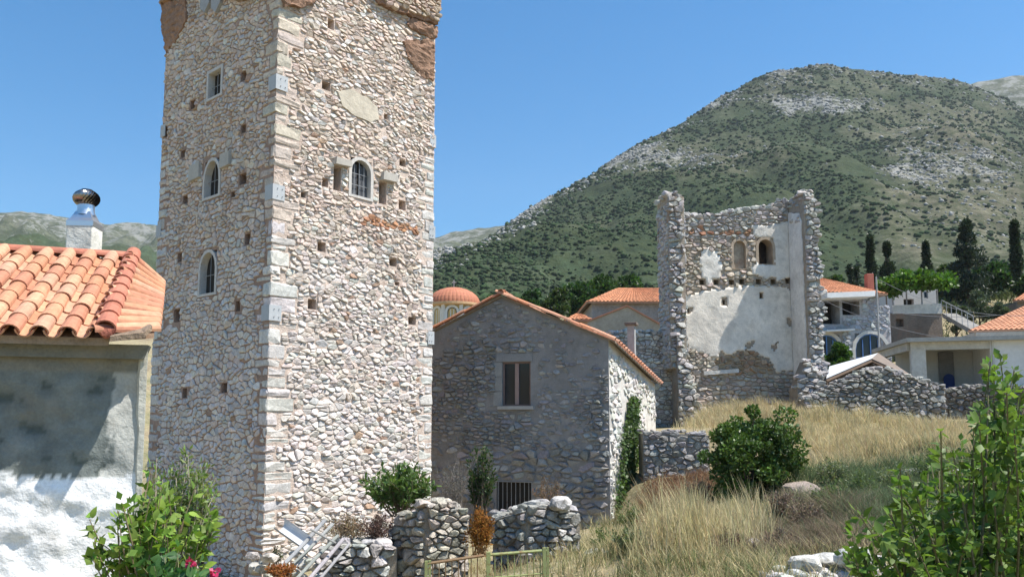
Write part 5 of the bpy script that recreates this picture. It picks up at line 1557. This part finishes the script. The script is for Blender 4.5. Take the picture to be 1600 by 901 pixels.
# -- corrugated lean-to
rg = random.Random(91)
b9p = at(1340, 590, 33); b9 = thing('lean_to_shed', (b9p[0], b9p[1], gz(b9p[0], b9p[1])), 'low shed with pale corrugated sheet roof and dark timber gable', 'shed')
A0, A1, A2, A3 = at(1291, 592, 31.6), at(1362, 561, 33), at(1372, 552, 36), at(1296, 573, 34.5)
V, F = [], []
nn_ = 40
for i in range(nn_ + 1):
    t = i / nn_; dz = .03 * math.sin(i * math.pi / 1.0 + math.pi / 2)
    V += [A0 + (A3 - A0) * t + (0, 0, dz), A1 + (A2 - A1) * t + (0, 0, dz)]
F = [(2 * i, 2 * i + 1, 2 * i + 3, 2 * i + 2) for i in range(nn_)]
mk('roof_sheet', V, F, M_plain, b9, [(.50, .52, .53)] * len(V))
B0, B1 = A1, at(1424, 588, 31.6); B2 = at(1430, 590, 35)
mb = MB(); mb.slab([A1 + (0, 0, .03), B1, B2, A2 + (0, 0, .03)], (0, 0, -.06), (.20, .16, .13)); mb.build('roof_board', M_wood, b9)
for p, q_ in ((A0, A1), (A1, B1)):
    MB().tube([p - (0, 0, .09), q_ - (0, 0, .09)], .07, 4, (.11, .075, .05)).build('rafter', M_wood, b9)
mb = MB(); zg_ = gz(b9p[0], b9p[1]) - .3
mb.add([A0 + (0, .2, -.12), A1 + (0, .2, -.12), B1 + (0, .2, -.12), (B1[0], B1[1] + .2, zg_), (A0[0], A0[1] + .2, zg_)], [(0, 1, 2, 3, 4)], (.10, .07, .05)); mb.build('gable_boards', M_wood, b9)
for p in (A0, B1, A3):
    MB().tube([p - (0, 0, .1), (p[0], p[1], zg_)], .06, 6, (.14, .1, .07)).build('post', M_wood, b9)
# -- cables and a pole
pl = at(1372, 500, 47); pz = at(1372, 432, 47)[2]
po = MB().tube([(pl[0], pl[1], gz(pl[0], pl[1]) - .5), (pl[0], pl[1], pz)], [.07, .05], 8, (.38, .37, .35)).build('utility_pole', M_wood); tag(po, 'slim utility pole at the right end of the awning house', 'pole')
def cable(label, a, b, sag, n=14, r=.012):
    P = [a + (b - a) * t - np.array((0, 0, sag * 4 * t * (1 - t))) for t in np.linspace(0, 1, n)]
    tag(MB().tube(P, r, 4, (.18, .18, .19), True).build('overhead_cable', M_plain), label, 'cable')
cable('cable drooping from the ruin side across the awning house to the tiled roof', at(1285, 462, 46), at(1560, 492, 40), .5)
cable('cable stretched from the stone house below its awning to the concrete roof', at(1290, 470, 44), at(1480, 528, 38), .3)
cable('cable running from the utility pole to the house with the long orange roof', at(1372, 436, 47), at(1620, 492, 42), .7)
# ------------------------------------------------------------------ plants
prng = np.random.default_rng(99)
def unit(a): return a / (np.linalg.norm(a, axis=-1, keepdims=True) + 1e-9)
def leaf_arr(P, D, size, aspect, fold=.18, curl=0.0):
    """folded four-point leaves; P base points, D directions"""
    n = len(P); D = unit(D)
    rv = unit(prng.normal(size=(n, 3))); E = unit(np.cross(D, rv)); Nn = np.cross(D, E)
    L = size[:, None]; W = L * aspect
    V = np.stack([P, P + D * L * .45 + E * W + Nn * W * fold, P + D * L - Nn * L * curl, P + D * L * .45 - E * W + Nn * W * fold], 1)
    F = np.array([[0, 1, 2], [0, 2, 3]])[None] + (np.arange(n) * 4)[:, None, None]
    return V.reshape(-1, 3), F.reshape(-1, 3)
def leafcol(n, base, v=.3, hue=.12):
    c = np.array(base)[None] * prng.uniform(1 - v, 1 + v, (n, 1)) * prng.uniform(1 - hue, 1 + hue, (n, 3)); return np.repeat(np.clip(c, .005, 1), 4, 0)
def crown(name, parent, centres, rads, n_per, size, aspect, base, mat, droop=0.0, spread=.5):
    Ps, Ds, S = [], [], []
    for c, r in zip(centres, rads):
        n = n_per
        d = unit(prng.normal(size=(n, 3))); q = prng.uniform(.25, 1, (n, 1)) ** .5
        Ps.append(np.array(c) + d * q * np.array(r)); dd = d * spread + prng.normal(size=(n, 3)) * .6 + np.array((0, 0, .25 - droop)); Ds.append(dd); S.append(prng.uniform(.7, 1.3, n) * size)
    P, D, S = np.concatenate(Ps), np.concatenate(Ds), np.concatenate(S)
    V, F = leaf_arr(P, D, S, aspect)
    # clump-wise light and dark foliage
    cl = np.repeat(prng.uniform(.7, 1.3, len(centres)), n_per)
    C = leafcol(len(P), base) * np.repeat(cl, 4)[:, None]
    return mk(name, V, F, mat, parent, C, False, pos=WPOS[parent.name])
def leaf_parts(parent, P, D, S, aspect, base, mat, nvar=6, name='leaf'):
    """single leaves as objects sharing a few meshes"""
    vs = []
    for k in range(nvar):
        b = np.array(base) * prng.uniform(.75, 1.3) * prng.uniform(.9, 1.1, 3)
        w1 = aspect * prng.uniform(.85, 1.15); f = prng.uniform(.1, .3); cu = prng.uniform(.0, .25)
        ys = (0, .12, .35, .6, .82, 1.0); ws = (.0, .55, 1.0, .85, .45, 0)
        V, F = [], []
        for y, w_ in zip(ys, ws): V += [(-w1 * w_, y, f * w1 * w_ - cu * y * y), (0, y, -cu * y * y), (w1 * w_, y, f * w1 * w_ - cu * y * y)]
        F = []
        for i in range(5): F += [(3 * i, 3 * i + 1, 3 * i + 4, 3 * i + 3), (3 * i + 1, 3 * i + 2, 3 * i + 5, 3 * i + 4)]
        vs.append(mesh('leaf', V, F, mat, [tuple(b)] * len(V), True))
    for p, d, s in zip(P, D, S):
        y = Vector(d).normalized(); z = Vector((prng.normal() * .5, prng.normal() * .5, 1)); z = (z - y * z.dot(y)).normalized(); x = y.cross(z)
        o = bpy.data.objects.new(name, vs[int(prng.integers(nvar))]); link(o, parent, p)
        o.rotation_euler = Matrix((x, y, z)).transposed().to_euler(); o.scale = (s, s, s)
def limb(a, b, r0, r1, bend=.1, n=5):
    a, b = np.array(a, float), np.array(b, float); off = prng.normal(size=3) * np.linalg.norm(b - a) * bend
    P = [a + (b - a) * t + off * math.sin(math.pi * t) * .6 for t in np.linspace(0, 1, n)]
    return P, list(np.linspace(r0, r1, n))
def tree(name, label, base, height, rx, trunk_h, col, nclump=26, n_per=230, size=.16, aspect=.3, mat=None, group=None, shape='round', bark=(.16, .12, .09), cat='tree', flat=.8):
    base = np.array(base, float); t = thing(name, base, label, cat, group)
    top = base + (0, 0, height)
    cen, rad = [], []
    for k in range(nclump):
        if shape == 'round':
            d = unit(prng.normal(size=3)); d[2] = abs(d[2]) if prng.random() < .6 else d[2]
            q = prng.uniform(.35, .85); c = base + (0, 0, trunk_h + (height - trunk_h) * .5) + d * q * np.array((rx, rx, (height - trunk_h) * .5)); r = np.array((rx, rx, rx * flat)) * prng.uniform(.22, .4)
        elif shape == 'cypress':
            f = prng.random() ** .8; w_ = rx * math.sin(math.pi * min(1, f * .75 + .25)) ** .8 * (1 - f ** 3); a = prng.uniform(0, 6.28); c = base + (w_ * .5 * math.cos(a), w_ * .5 * math.sin(a), trunk_h + (height - trunk_h) * f * .95); r = np.array((max(.25, w_ * .55),) * 2 + (height * .07,))
        else:   # fir-like cone with tiers
            f = prng.random() ** 1.1; w_ = rx * (1 - f) ** .85 + .15; a = prng.uniform(0, 6.28); q = prng.uniform(.3, .85); c = base + (w_ * q * math.cos(a), w_ * q * math.sin(a), trunk_h + (height - trunk_h) * f * .97 - .15 * w_ * q); r = np.array((w_ * .4 + .15, w_ * .4 + .15, .16 + w_ * .16))
        cen.append(c); rad.append(r)
    mb = MB(); P, rr = limb(base - (0, 0, .3), top - (0, 0, height * .25), max(.06, height * .022), .03, .03); mb.tube(P, rr, 7, bark)
    tr = mb.build('trunk', M_bark, t)
    for c in cen[:8]:
        f = prng.uniform(.25, .75); s_ = base + (0, 0, height * f * .7); P, rr = limb(s_, c, height * .008 + .01, .01, .06); MB().tube(P, rr, 5, bark).build('branch', M_bark, t)
    crown('crown', t, cen, rad, n_per, size, aspect, col, mat or M_leafd)
    return t
CY = (.032, .050, .024)
def on(px, Y): 
    p = at(px, 500, Y); return (p[0], p[1], gz(p[0], p[1]) - .2)
def tree_px(name, label, px, ytop, Y, rx_px, **kw):
    b = on(px, Y); h = at(px, ytop, Y)[2] - b[2]
    return tree(name, label, b, h, rx_px * Y / FPX, kw.pop('trunk', h * .08), **kw)
tree_px('cypress_tree', 'slim dark cypress rising behind the red chimney', 1365, 366, 82, 9, col=CY, shape='cypress', nclump=40, n_per=130, size=.3, aspect=.22)
tree_px('cypress_tree', 'broad dark cypress above the vine pergola', 1391, 380, 80, 15, col=CY, shape='cypress', nclump=40, n_per=130, size=.3, aspect=.22)
tree_px('cypress_tree', 'rounded dark cypress behind the white terrace house', 1452, 378, 84, 13, col=CY, shape='cypress', nclump=40, n_per=130, size=.3, aspect=.22)
tree_px('cypress_tree', 'tall narrow cypress beside the small orange roof corner', 1594, 345, 75, 8, col=CY, shape='cypress', nclump=40, n_per=150, size=.3, aspect=.22)
tree_px('cypress_tree', 'very small cypress of a pair behind the awning house', 1331, 411, 84, 5, col=CY, shape='cypress', nclump=16, n_per=100, size=.25, aspect=.22, group='pair of small cypresses')
tree_px('cypress_tree', 'very small cypress of a pair behind the awning house', 1341, 414, 85, 5, col=CY, shape='cypress', nclump=16, n_per=100, size=.25, aspect=.22, group='pair of small cypresses')
tree_px('fir_tree', 'large dark fir with tiered branches behind the olive trees', 1517, 342, 72, 34, col=(.030, .048, .026), shape='fir', nclump=80, n_per=170, size=.26, aspect=.2)
G2 = (.05, .085, .022)
for px, yt, Y, rx, lab in ((1475, 415, 78, 26, 'bright leafy tree left of the large fir'), (1560, 410, 80, 34, 'leafy tree filling the gap between fir and narrow cypress'), (1430, 425, 88, 22, 'low leafy tree between the two broad cypresses'), (1620, 420, 70, 30, 'leafy tree behind the long orange roof'),
                           (870, 446, 85, 26, 'dark rounded tree over the little pavilion roof'), (905, 436, 95, 30, 'bright green tree at the mountain foot above the verge'), (940, 432, 100, 32, 'bushy green tree above the hipped stone house'), (985, 430, 105, 30, 'green tree behind the ridge of the hipped roof'),
                           (830, 450, 92, 24, 'green tree rising over the gable slope'), (770, 452, 90, 20, 'small green tree between dome and gable'), (1300, 420, 95, 24, 'green tree behind the awning house roof')):
    tree_px('leafy_tree', lab, px, yt, Y, rx, col=tuple(c * prng.uniform(.75, 1.15) for c in G2), nclump=26, n_per=170, size=.42, aspect=.32, mat=M_leaf)
for px, yt, Y, rx, lab in ((1530, 452, 60, 24, 'grey-green olive tree below the large fir'), (1495, 462, 58, 16, 'small grey-green olive beside the outdoor stair'), (1565, 462, 56, 18, 'grey-green olive above the long orange roof')):
    tree_px('olive_tree', lab, px, yt, Y, rx, col=(.085, .11, .06), nclump=22, n_per=170, size=.2, aspect=.2)
tree_px('leafy_tree', 'small bright tree in front of the blue arched windows', 1308, 530, 40, 19, col=(.06, .12, .025), nclump=20, n_per=170, size=.2, aspect=.3, mat=M_leaf)
# vine on the pergola
vb = at(1430, 455, 55); vine = thing('pergola_vine', (vb[0], vb[1], vb[2] - 1), 'bright green vine spread over the terrace pergola', 'vine')
cen = [at(x, 448 + 5 * prng.normal() - (6 if x > 1400 else 0), 55 + prng.uniform(-1, 1)) for x in np.linspace(1384, 1482, 26)]
crown('foliage', vine, cen, [np.array((.55, .8, .45))] * 26, 160, .26, .38, (.075, .15, .02), M_leaf)
MB().tube([cen[0] - (0, 0, 2.5), cen[0], cen[12], cen[-1]], .05, 5, (.2, .15, .1)).build('stem', M_bark, vine)

# -- round green bush below the ruin
bp = at(1178, 785, 19.6); rgb = random.Random(3)
bush = thing('round_bush', (bp[0], bp[1], gz(bp[0], bp[1]) - .1), 'dense round dark green bush in front of the ruined tower', 'bush')
bc = at(1178, 718, 19.6); cen, rad = [], []
for k in range(110):
    d = unit(prng.normal(size=3)); q = prng.uniform(.45, .95); cen.append(bc + d * q * np.array((1.36, 1.1, 1.22)) * (1 + .45 * nz(d[0] * 2.2, d[1] * 2.2, d[2] * 2.2))); rad.append(np.array((.3, .3, .24)) * prng.uniform(.5, 1.2))
crown('foliage', bush, cen, rad, 240, .085, .36, (.075, .13, .026), M_leafd)
for c in cen[:16]:
    P, rr = limb((bp[0] + prng.normal() * .15, bp[1] + prng.normal() * .15, WPOS[bush.name][2]), c, .035, .01, .08); MB().tube(P, rr, 5, (.12, .09, .07)).build('branch', M_bark, bush)
# -- oleander-like shrub in front of the sunlit tower face
def shrub(name, label, px, py_base, Y, w_px, py_top, col, n_stem, size, aspect, leaves=26, mat=None, cat='shrub', bark=(.2, .15, .1), parts=0, stemr=.012, bend=.12, lean=0):
    b = at(px, py_base, Y); zg_ = min(b[2], gz(b[0], b[1]) + .6)
    t = thing(name, (b[0], b[1], b[2] - .15), label, cat)
    P_, D_, S_ = [], [], []
    mb = MB()
    H = at(px, py_top, Y)[2] - b[2]; Wd = w_px * Y / FPX
    for k in range(n_stem):
        a = prng.uniform(0, 6.28); q = prng.random() ** .6
        tip = b + np.array((math.cos(a) * q * Wd + lean * H, math.sin(a) * q * Wd * .8, H * prng.uniform(.55, 1.0) * (1 - .3 * q * q)))
        P, rr = limb(b + prng.normal(size=3) * (.08, .08, 0), tip, stemr, stemr * .3, bend, 6); mb.tube(P, rr, 5, bark)
        for i in range(leaves):
            f = prng.uniform(.3, 1.0) ** .8 * 5; i0 = min(4, int(f)); p = P[i0] + (P[i0 + 1] - P[i0]) * (f - i0)
            ax = unit(P[i0 + 1] - P[i0]); d = ax * .5 + unit(prng.normal(size=3)) * .9 + (0, 0, .15)
            P_.append(p + d * .02); D_.append(d); S_.append(size * prng.uniform(.6, 1.3))
    P_, D_, S_ = np.array(P_), np.array(D_), np.array(S_)
    o = mb.build('stems', M_bark, t)
    o['kind'] = 'stuff'
    idx = np.argsort(-S_ * prng.uniform(.6, 1, len(S_))); a_, b_ = idx[:parts], idx[parts:]
    if parts: leaf_parts(t, P_[a_], D_[a_], S_[a_], aspect, col, mat or M_leaf)
    V, F = leaf_arr(P_[b_], D_[b_], S_[b_], aspect)
    fo = mk('foliage', V, F, mat or M_leaf, t, leafcol(len(b_), col), False, pos=WPOS[t.name])
    if parts: fo['kind'] = 'stuff'
    return t
shrub('oleander_shrub', 'green oleander-like shrub against the sunlit tower face', 624, 806, 16.2, 58, 720, (.105, .17, .05), 60, .13, .17, 44)
shrub('dry_shrub', 'bare brown twiggy shrub behind the low rubble heap', 540, 850, 15.0, 40, 800, (.24, .18, .11), 70, .05, .2, 22, M_dry, bark=(.25, .19, .12), stemr=.006)
shrub('dry_shrub', 'dark purplish dry shrub beside the crumbling pier', 588, 850, 15.0, 30, 798, (.13, .085, .07), 60, .05, .2, 26, M_dry, bark=(.15, .10, .08), stemr=.006)
shrub('dry_shrub', 'tangle of bare grey twigs against the shaded gable', 712, 800, 17.5, 34, 708, (.17, .16, .14), 70, .05, .15, 16, M_dry, bark=(.2, .18, .16), stemr=.006)
shrub('climbing_shrub', 'tall thin green shrub rising before the shaded gable', 752, 815, 17.0, 24, 690, (.05, .085, .03), 40, .09, .22, 36, bend=.06)
shrub('dead_plant', 'rust-coloured dead plant between the two piers', 750, 868, 13.6, 22, 792, (.34, .16, .04), 46, .06, .22, 46, M_dry, bark=(.28, .15, .06), stemr=.006, bend=.05)
shrub('dry_shrub', 'brown dry weeds beside the window grating', 852, 792, 18.0, 30, 742, (.22, .15, .09), 40, .05, .2, 14, M_dry, bark=(.22, .15, .1), stemr=.005)
shrub('succulent_plant', 'reddish orange succulent below the grey poles', 440, 902, 12.6, 24, 880, (.30, .12, .04), 60, .05, .3, 12, bark=(.3, .15, .07), stemr=.006)
shrub('weed_plant', 'small grey-green weed at the tower corner', 428, 890, 14.5, 14, 852, (.14, .17, .08), 30, .05, .15, 14, stemr=.004)
# -- ivy on the sunlit side wall
iv = thing('ivy', SH.p(1.9, .3), 'green ivy climbing the sunlit side wall of the gabled house', 'ivy')
P_, D_ = [], []
for k in range(9000):
    z = .2 + 4.0 * prng.random() ** 1.25; wd = np.interp(z, [.2, 1.5, 3, 4.2], [1.3, 1.1, .7, .2])
    a = 1.35 + (z - .2) * .22 + prng.normal() * wd * .55
    if a < .1: continue
    P_.append(SH.p(a, z, .05 + abs(prng.normal()) * .09)); D_.append(np.array((*SH.n * .7, -.5)) + prng.normal(size=3) * .5)
V, F = leaf_arr(np.array(P_), np.array(D_), prng.uniform(.06, .12, len(P_)), .45)
mk('foliage', V, F, M_leaf, iv, leafcol(len(P_), (.085, .135, .05)), False, pos=WPOS[iv.name])
for k in range(4):
    P, rr = limb(SH.p(1.5 + .25 * k, .0, .04), SH.p(1.9 + .3 * k, 3.0 - .4 * k, .04), .02, .008, .05); MB().tube(P, rr, 5, (.2, .16, .12)).build('stem', M_bark, iv)
# -- large-leaved plant in the left foreground
lp = shrub('broadleaf_shrub', 'bright broad-leaved shrub growing before the whitewashed wall', 232, 985, 6.0, 96, 722, (.19, .30, .055), 56, .078, .36, 20, parts=290, bark=(.22, .17, .1), stemr=.010, bend=.08)
lp2 = shrub('broadleaf_shrub', 'low blue-green leafy plant under the bright broad-leaved shrub', 262, 985, 5.6, 70, 858, (.09, .19, .07), 30, .085, .4, 12, parts=140, bark=(.2, .2, .1), stemr=.007)
shrub('slender_shrub', 'pale slender shrub with narrow leaves in front of the shaded tower face', 286, 900, 7.4, 50, 690, (.19, .26, .09), 40, .065, .17, 60, bark=(.42, .37, .30), stemr=.011, bend=.1)
shrub('slender_shrub', 'thin feathery shrub tip between the white wall and the tower', 238, 900, 8.2, 22, 694, (.10, .15, .05), 16, .05, .14, 40, bark=(.3, .26, .2), stemr=.008)
def flower(label, px, py, Y):
    p = at(px, py, Y); t = thing('pink_flower', p - (0, 0, .3), label, 'flower')
    MB().tube([p - (0, 0, .3), p - (0, 0, .05), p], .006, 5, (.1, .18, .05)).build('stem', M_leaf, t)
    for k in range(26):
        d = unit(prng.normal(size=3)); V, F = leaf_arr(np.array([p + d * .012]), np.array([d]), np.array([.036]), .5); mk('petal', V, F, M_leaf, t, [(.55, .05, .16)] * 4)
flower('pink flower head against the whitewashed wall', 298, 878, 5.5); flower('pink flower head beside the tower doorway', 336, 893, 5.7)
# -- leafy shrub in the right foreground: long arching shoots
rs = thing('leafy_shrub', at(1560, 1050, 5.2), 'large leafy shrub with long upright shoots by the heap of pale stones', 'shrub')
P_, D_, S_ = [], [], []; mb = MB()
tips = [(1562, 552), (1548, 565), (1585, 575), (1530, 640), (1560, 640), (1590, 640), (1470, 672), (1500, 690), (1590, 700), (1400, 745), (1540, 720), (1420, 790), (1340, 800), (1450, 740), (1490, 750), (1570, 760), (1370, 850), (1600, 800), (1330, 850), (1440, 840), (1500, 820), (1390, 790), (1620, 620), (1640, 700), (1480, 870), (1540, 860), (1350, 870), (1400, 860), (1440, 800), (1330, 830)]
for k in range(150):
    tx, ty = tips[k % len(tips)]
    if k >= len(tips): tx += prng.normal() * 26; ty += abs(prng.normal()) * 45 + 8
    Y = prng.uniform(4.6, 6.6)
    tip = at(tx, ty, Y); b = at(tx * .55 + 1560 * .45 + prng.normal() * 40, 1040, prng.uniform(5.0, 5.8))
    P, rr = limb(b, tip, .013, .004, .05, 8); mb.tube(P, rr, 5, (.14, .13, .07))
    Ls = np.linalg.norm(tip - b)
    for i in range(int(46 * Ls)):
        f = prng.uniform(.2, 1.0) * 7; i0 = min(6, int(f)); p = P[i0] + (P[i0 + 1] - P[i0]) * (f - i0); ax = unit(P[i0 + 1] - P[i0])
        d = ax * .45 + unit(prng.normal(size=3)) * .9; P_.append(p + d * .015); D_.append(d); S_.append(prng.uniform(.045, .092))
P_, D_, S_ = np.array(P_), np.array(D_), np.array(S_)
o = mb.build('stems', M_bark, rs); o['kind'] = 'stuff'
vis = np.argsort(P_[:, 1] - S_ * 10 + (P_[:, 2] < 2.2) * 9)[:300]; rest = np.setdiff1d(np.arange(len(P_)), vis)
leaf_parts(rs, P_[vis], D_[vis], S_[vis], .3, (.125, .205, .04), M_leaf)
V, F = leaf_arr(P_[rest], D_[rest], S_[rest], .3); fo = mk('foliage', V, F, M_leaf, rs, leafcol(len(rest), (.12, .20, .038)), False, pos=WPOS[rs.name]); fo['kind'] = 'stuff'

# ------------------------------------------------------------------ grasses
def blades(name, label, cat, region, n, h, col, lean=.35, wd=.006, mat=None, clump=.0, hv=.4):
    """region(): returns (px, py-ignored...) list of ground points"""
    P = region(n); n = len(P)
    hn = np.array([.75 + .75 * fbm(p[0] * 1.1, p[1] * 1.1, 31 + h, 3) for p in P])
    H = (h * prng.uniform(1 - hv, 1 + hv, n) * np.clip(hn, .2, 1.6))[:, None]
    a = prng.uniform(0, 6.283, n); dx = np.stack([np.cos(a), np.sin(a), np.zeros(n)], 1)
    le = prng.normal(size=(n, 3)) * lean; le[:, 2] = 0; le[:, 0] -= .08
    up_ = np.array((0, 0, 1.0)); W = wd * prng.uniform(.7, 1.4, n)[:, None]
    b0, b1 = P - dx * W, P + dx * W; m0 = P + up_ * H * .55 + le * H * .35; m1 = m0 + dx * W * .8; m0 = m0 - dx * W * .8; tp = P + up_ * H * .97 + le * H
    V = np.stack([b0, b1, m0, m1, tp], 1).reshape(-1, 3)
    F = (np.array([[0, 1, 3], [0, 3, 2], [2, 3, 4]])[None] + (np.arange(n) * 5)[:, None, None]).reshape(-1, 3)
    c = np.array(col)[None] * prng.uniform(.7, 1.25, (n, 1)) * prng.uniform(.92, 1.08, (n, 3))
    o = mk(name, V, F, mat or M_dry, None, np.repeat(c, 5, 0), False, 'stuff', pos=(0, 0, 0)); tag(o, label, cat)
def ground_px(poly_list, Yr):
    """points scattered on the ground inside plan polygons given as (x, y)"""
    def f(n):
        out = []
        for poly in poly_list:
            xs = [p[0] for p in poly]; ys = [p[1] for p in poly]; m_ = n // len(poly_list); k = 0; cnt = 0
            while cnt < m_ and k < m_ * 12:
                k += 1; x, y = rnd.uniform(min(xs), max(xs)), rnd.uniform(min(ys), max(ys))
                x0_, y0_ = x, y
                x += rnd.gauss(0, .06 * min(9, (max(ys) - min(ys)))); y += rnd.gauss(0, .06 * min(9, (max(ys) - min(ys))))
                if inside(poly, x0_, y0_) and fbm(x * .9, y * .9, 12, 2) > -.45 + .5 * rnd.random() - .25: out.append((x, y)); cnt += 1
        A = np.array(out); Z = gz_arr(A[:, 0], A[:, 1]); return np.stack([A[:, 0], A[:, 1], Z - .03], 1)
    return f
def plan(*q): return [tuple(at(px, 700, Y)[:2]) for px, Y in q]
SLOPE = plan((1255, 20.5), (1480, 20), (1640, 20), (1640, 27), (1480, 27.5), (1260, 28))
RUINF = plan((1098, 26), (1262, 24.5), (1262, 31.5), (1098, 31.8))
STRAW = (.60, .51, .30)
blades('dry_grass', 'tall straw-yellow grass on the slope under the rubble wall', 'grass', ground_px([SLOPE], 0), 26000, .52, STRAW, .3, .007)
blades('dry_grass', 'straw-yellow grass filling the floor of the ruined tower', 'grass', ground_px([RUINF], 0), 12000, .5, (.58, .49, .29), .3, .008)
FIELD = plan((880, 9.5), (1200, 9.8), (1330, 11), (1270, 17.5), (1130, 19.5), (1010, 21.5), (960, 20.5), (930, 16))
blades('dry_grass', 'mixed dry yellow grass in the hollow before the round bush', 'grass', ground_px([FIELD], 0), 20000, .38, (.54, .46, .26), .4, .005)
blades('green_weeds', 'green weeds among the dry grass of the hollow', 'weeds', ground_px([FIELD], 0), 16000, .3, (.17, .205, .09), .5, .006)
TALL = plan((1000, 12.5), (1170, 12.5), (1190, 15.5), (1020, 16))
WEEDL = ('green weed clump at the foot of the ivy', 'rusty weed clump between the ivy and the round bush', 'green weed clump beside the grey slab stone', 'dead brown weed clump left of the round bush', 'rusty weed clump among the tallest straw stalks',
         'dead brown weed clump in front of the masonry block', 'dead brown brush clump behind the heap of pale stones', 'green weed clump on the bank behind the dead brush', 'green weed clump in the middle of the grey-green bank', 'pale grey-green clump below the flat grey boulder',
         'pale grey-green clump right of the masonry block', 'green weed clump beside the flat grey boulder', 'green weed clump left of the pale rounded boulder', 'pale grey-green clump near the right pier', 'dead brown weed clump beside the pale rounded boulder',
         'dead brown weed clump between pale boulder and stone heap', 'dead brown clump at the left foot of the round bush', 'rusty weed clump under the shaded retaining wall')
for k, (px, Y, w_, h_, c) in enumerate(((985, 19.5, 26, 50, 0), (1020, 18.5, 30, 44, 1), (950, 16.0, 30, 50, 0), (1060, 17.0, 28, 40, 2), (1110, 15.5, 30, 46, 1), (1225, 15.2, 30, 50, 2), (1260, 14.2, 34, 56, 2), (1300, 15.5, 36, 60, 0), (1345, 17, 36, 60, 0), (1400, 17.5, 34, 56, 3), (1300, 18.6, 28, 44, 3),
                                     (1455, 18.5, 34, 56, 0), (1060, 13.2, 26, 44, 0), (985, 13.5, 26, 44, 3), (1140, 12.8, 30, 40, 2), (1215, 12.6, 30, 44, 2), (1090, 20.6, 26, 40, 2), (1035, 21.5, 24, 34, 1))):
    p = at(px, 700, Y); g_ = gz(p[0], p[1]); d_ = np.array((p[0], p[1], g_ - EYE)); py_ = CPY - FPX * d_.dot(UPV) / d_.dot(FWD)
    cl_ = ((.13, .175, .075), (.26, .155, .09), (.22, .17, .125), (.17, .195, .11))[c]
    shrub('weed_clump', WEEDL[k], px, py_ + 3, Y, w_, py_ - h_, cl_, 44, .06, .2, 30, M_dry if c in (1, 2) else M_leaf, 'weeds', bark=tuple(x * .9 for x in cl_), stemr=.005)['group'] = 'weed clumps in the hollow and on the bank'
blades('tall_grass', 'tallest pale straw stalks standing in the middle of the hollow', 'grass', ground_px([TALL], 0), 3800, .85, (.60, .52, .30), .22, .006)
BANK = plan((1250, 14), (1480, 12), (1560, 17), (1480, 21), (1290, 20.5))
blades('green_weeds', 'soft grey-green weeds on the bank right of the masonry block', 'weeds', ground_px([BANK], 0), 26000, .42, (.15, .20, .10), .5, .006)
BROWN = plan((1200, 12), (1330, 11.8), (1340, 16.5), (1230, 17))
blades('dead_brush', 'dead brown brush beside the heap of pale stones', 'brush', ground_px([BROWN], 0), 15000, .42, (.25, .20, .14), .6, .005)
RED = plan((1012, 20), (1110, 19.6), (1110, 23.6), (1012, 23.8))
blades('dead_brush', 'reddish brown brush below the shaded retaining wall', 'brush', ground_px([RED], 0), 9000, .35, (.25, .15, .09), .6, .006)
YARD = plan((400, 11), (900, 11), (900, 16), (770, 20), (700, 19), (560, 15.2), (420, 14.2))
blades('dry_grass', 'thin dry grass around the piers and the gate', 'grass', ground_px([YARD], 0), 7000, .22, (.36, .30, .16), .5, .005)
BACKF = plan((1080, 60), (1700, 50), (1750, 110), (900, 120), (650, 80), (850, 60))
blades('green_weeds', 'green rough grass on the rise behind the village houses', 'weeds', ground_px([BACKF], 0), 26000, .8, (.10, .12, .045), .5, .05)
# ------------------------------------------------------------------ thin summer haze over the whole place
m, nd, lk, pb = new_mat('haze_air')
nd.remove(pb)
pv = N(nd, 'ShaderNodeVolumePrincipled', Density=.0001, Anisotropy=.2)
pv.inputs['Color'].default_value = (.86, .92, 1.0, 1)
lk.new(pv.outputs[0], nd['Material Output'].inputs['Volume'])
hz = MB().box((0, 900, 420), 3600, 2400, 540).build('haze', m, None, kind='stuff')
tag(hz, 'thin bluish summer haze lying over the village and mountain', 'haze')
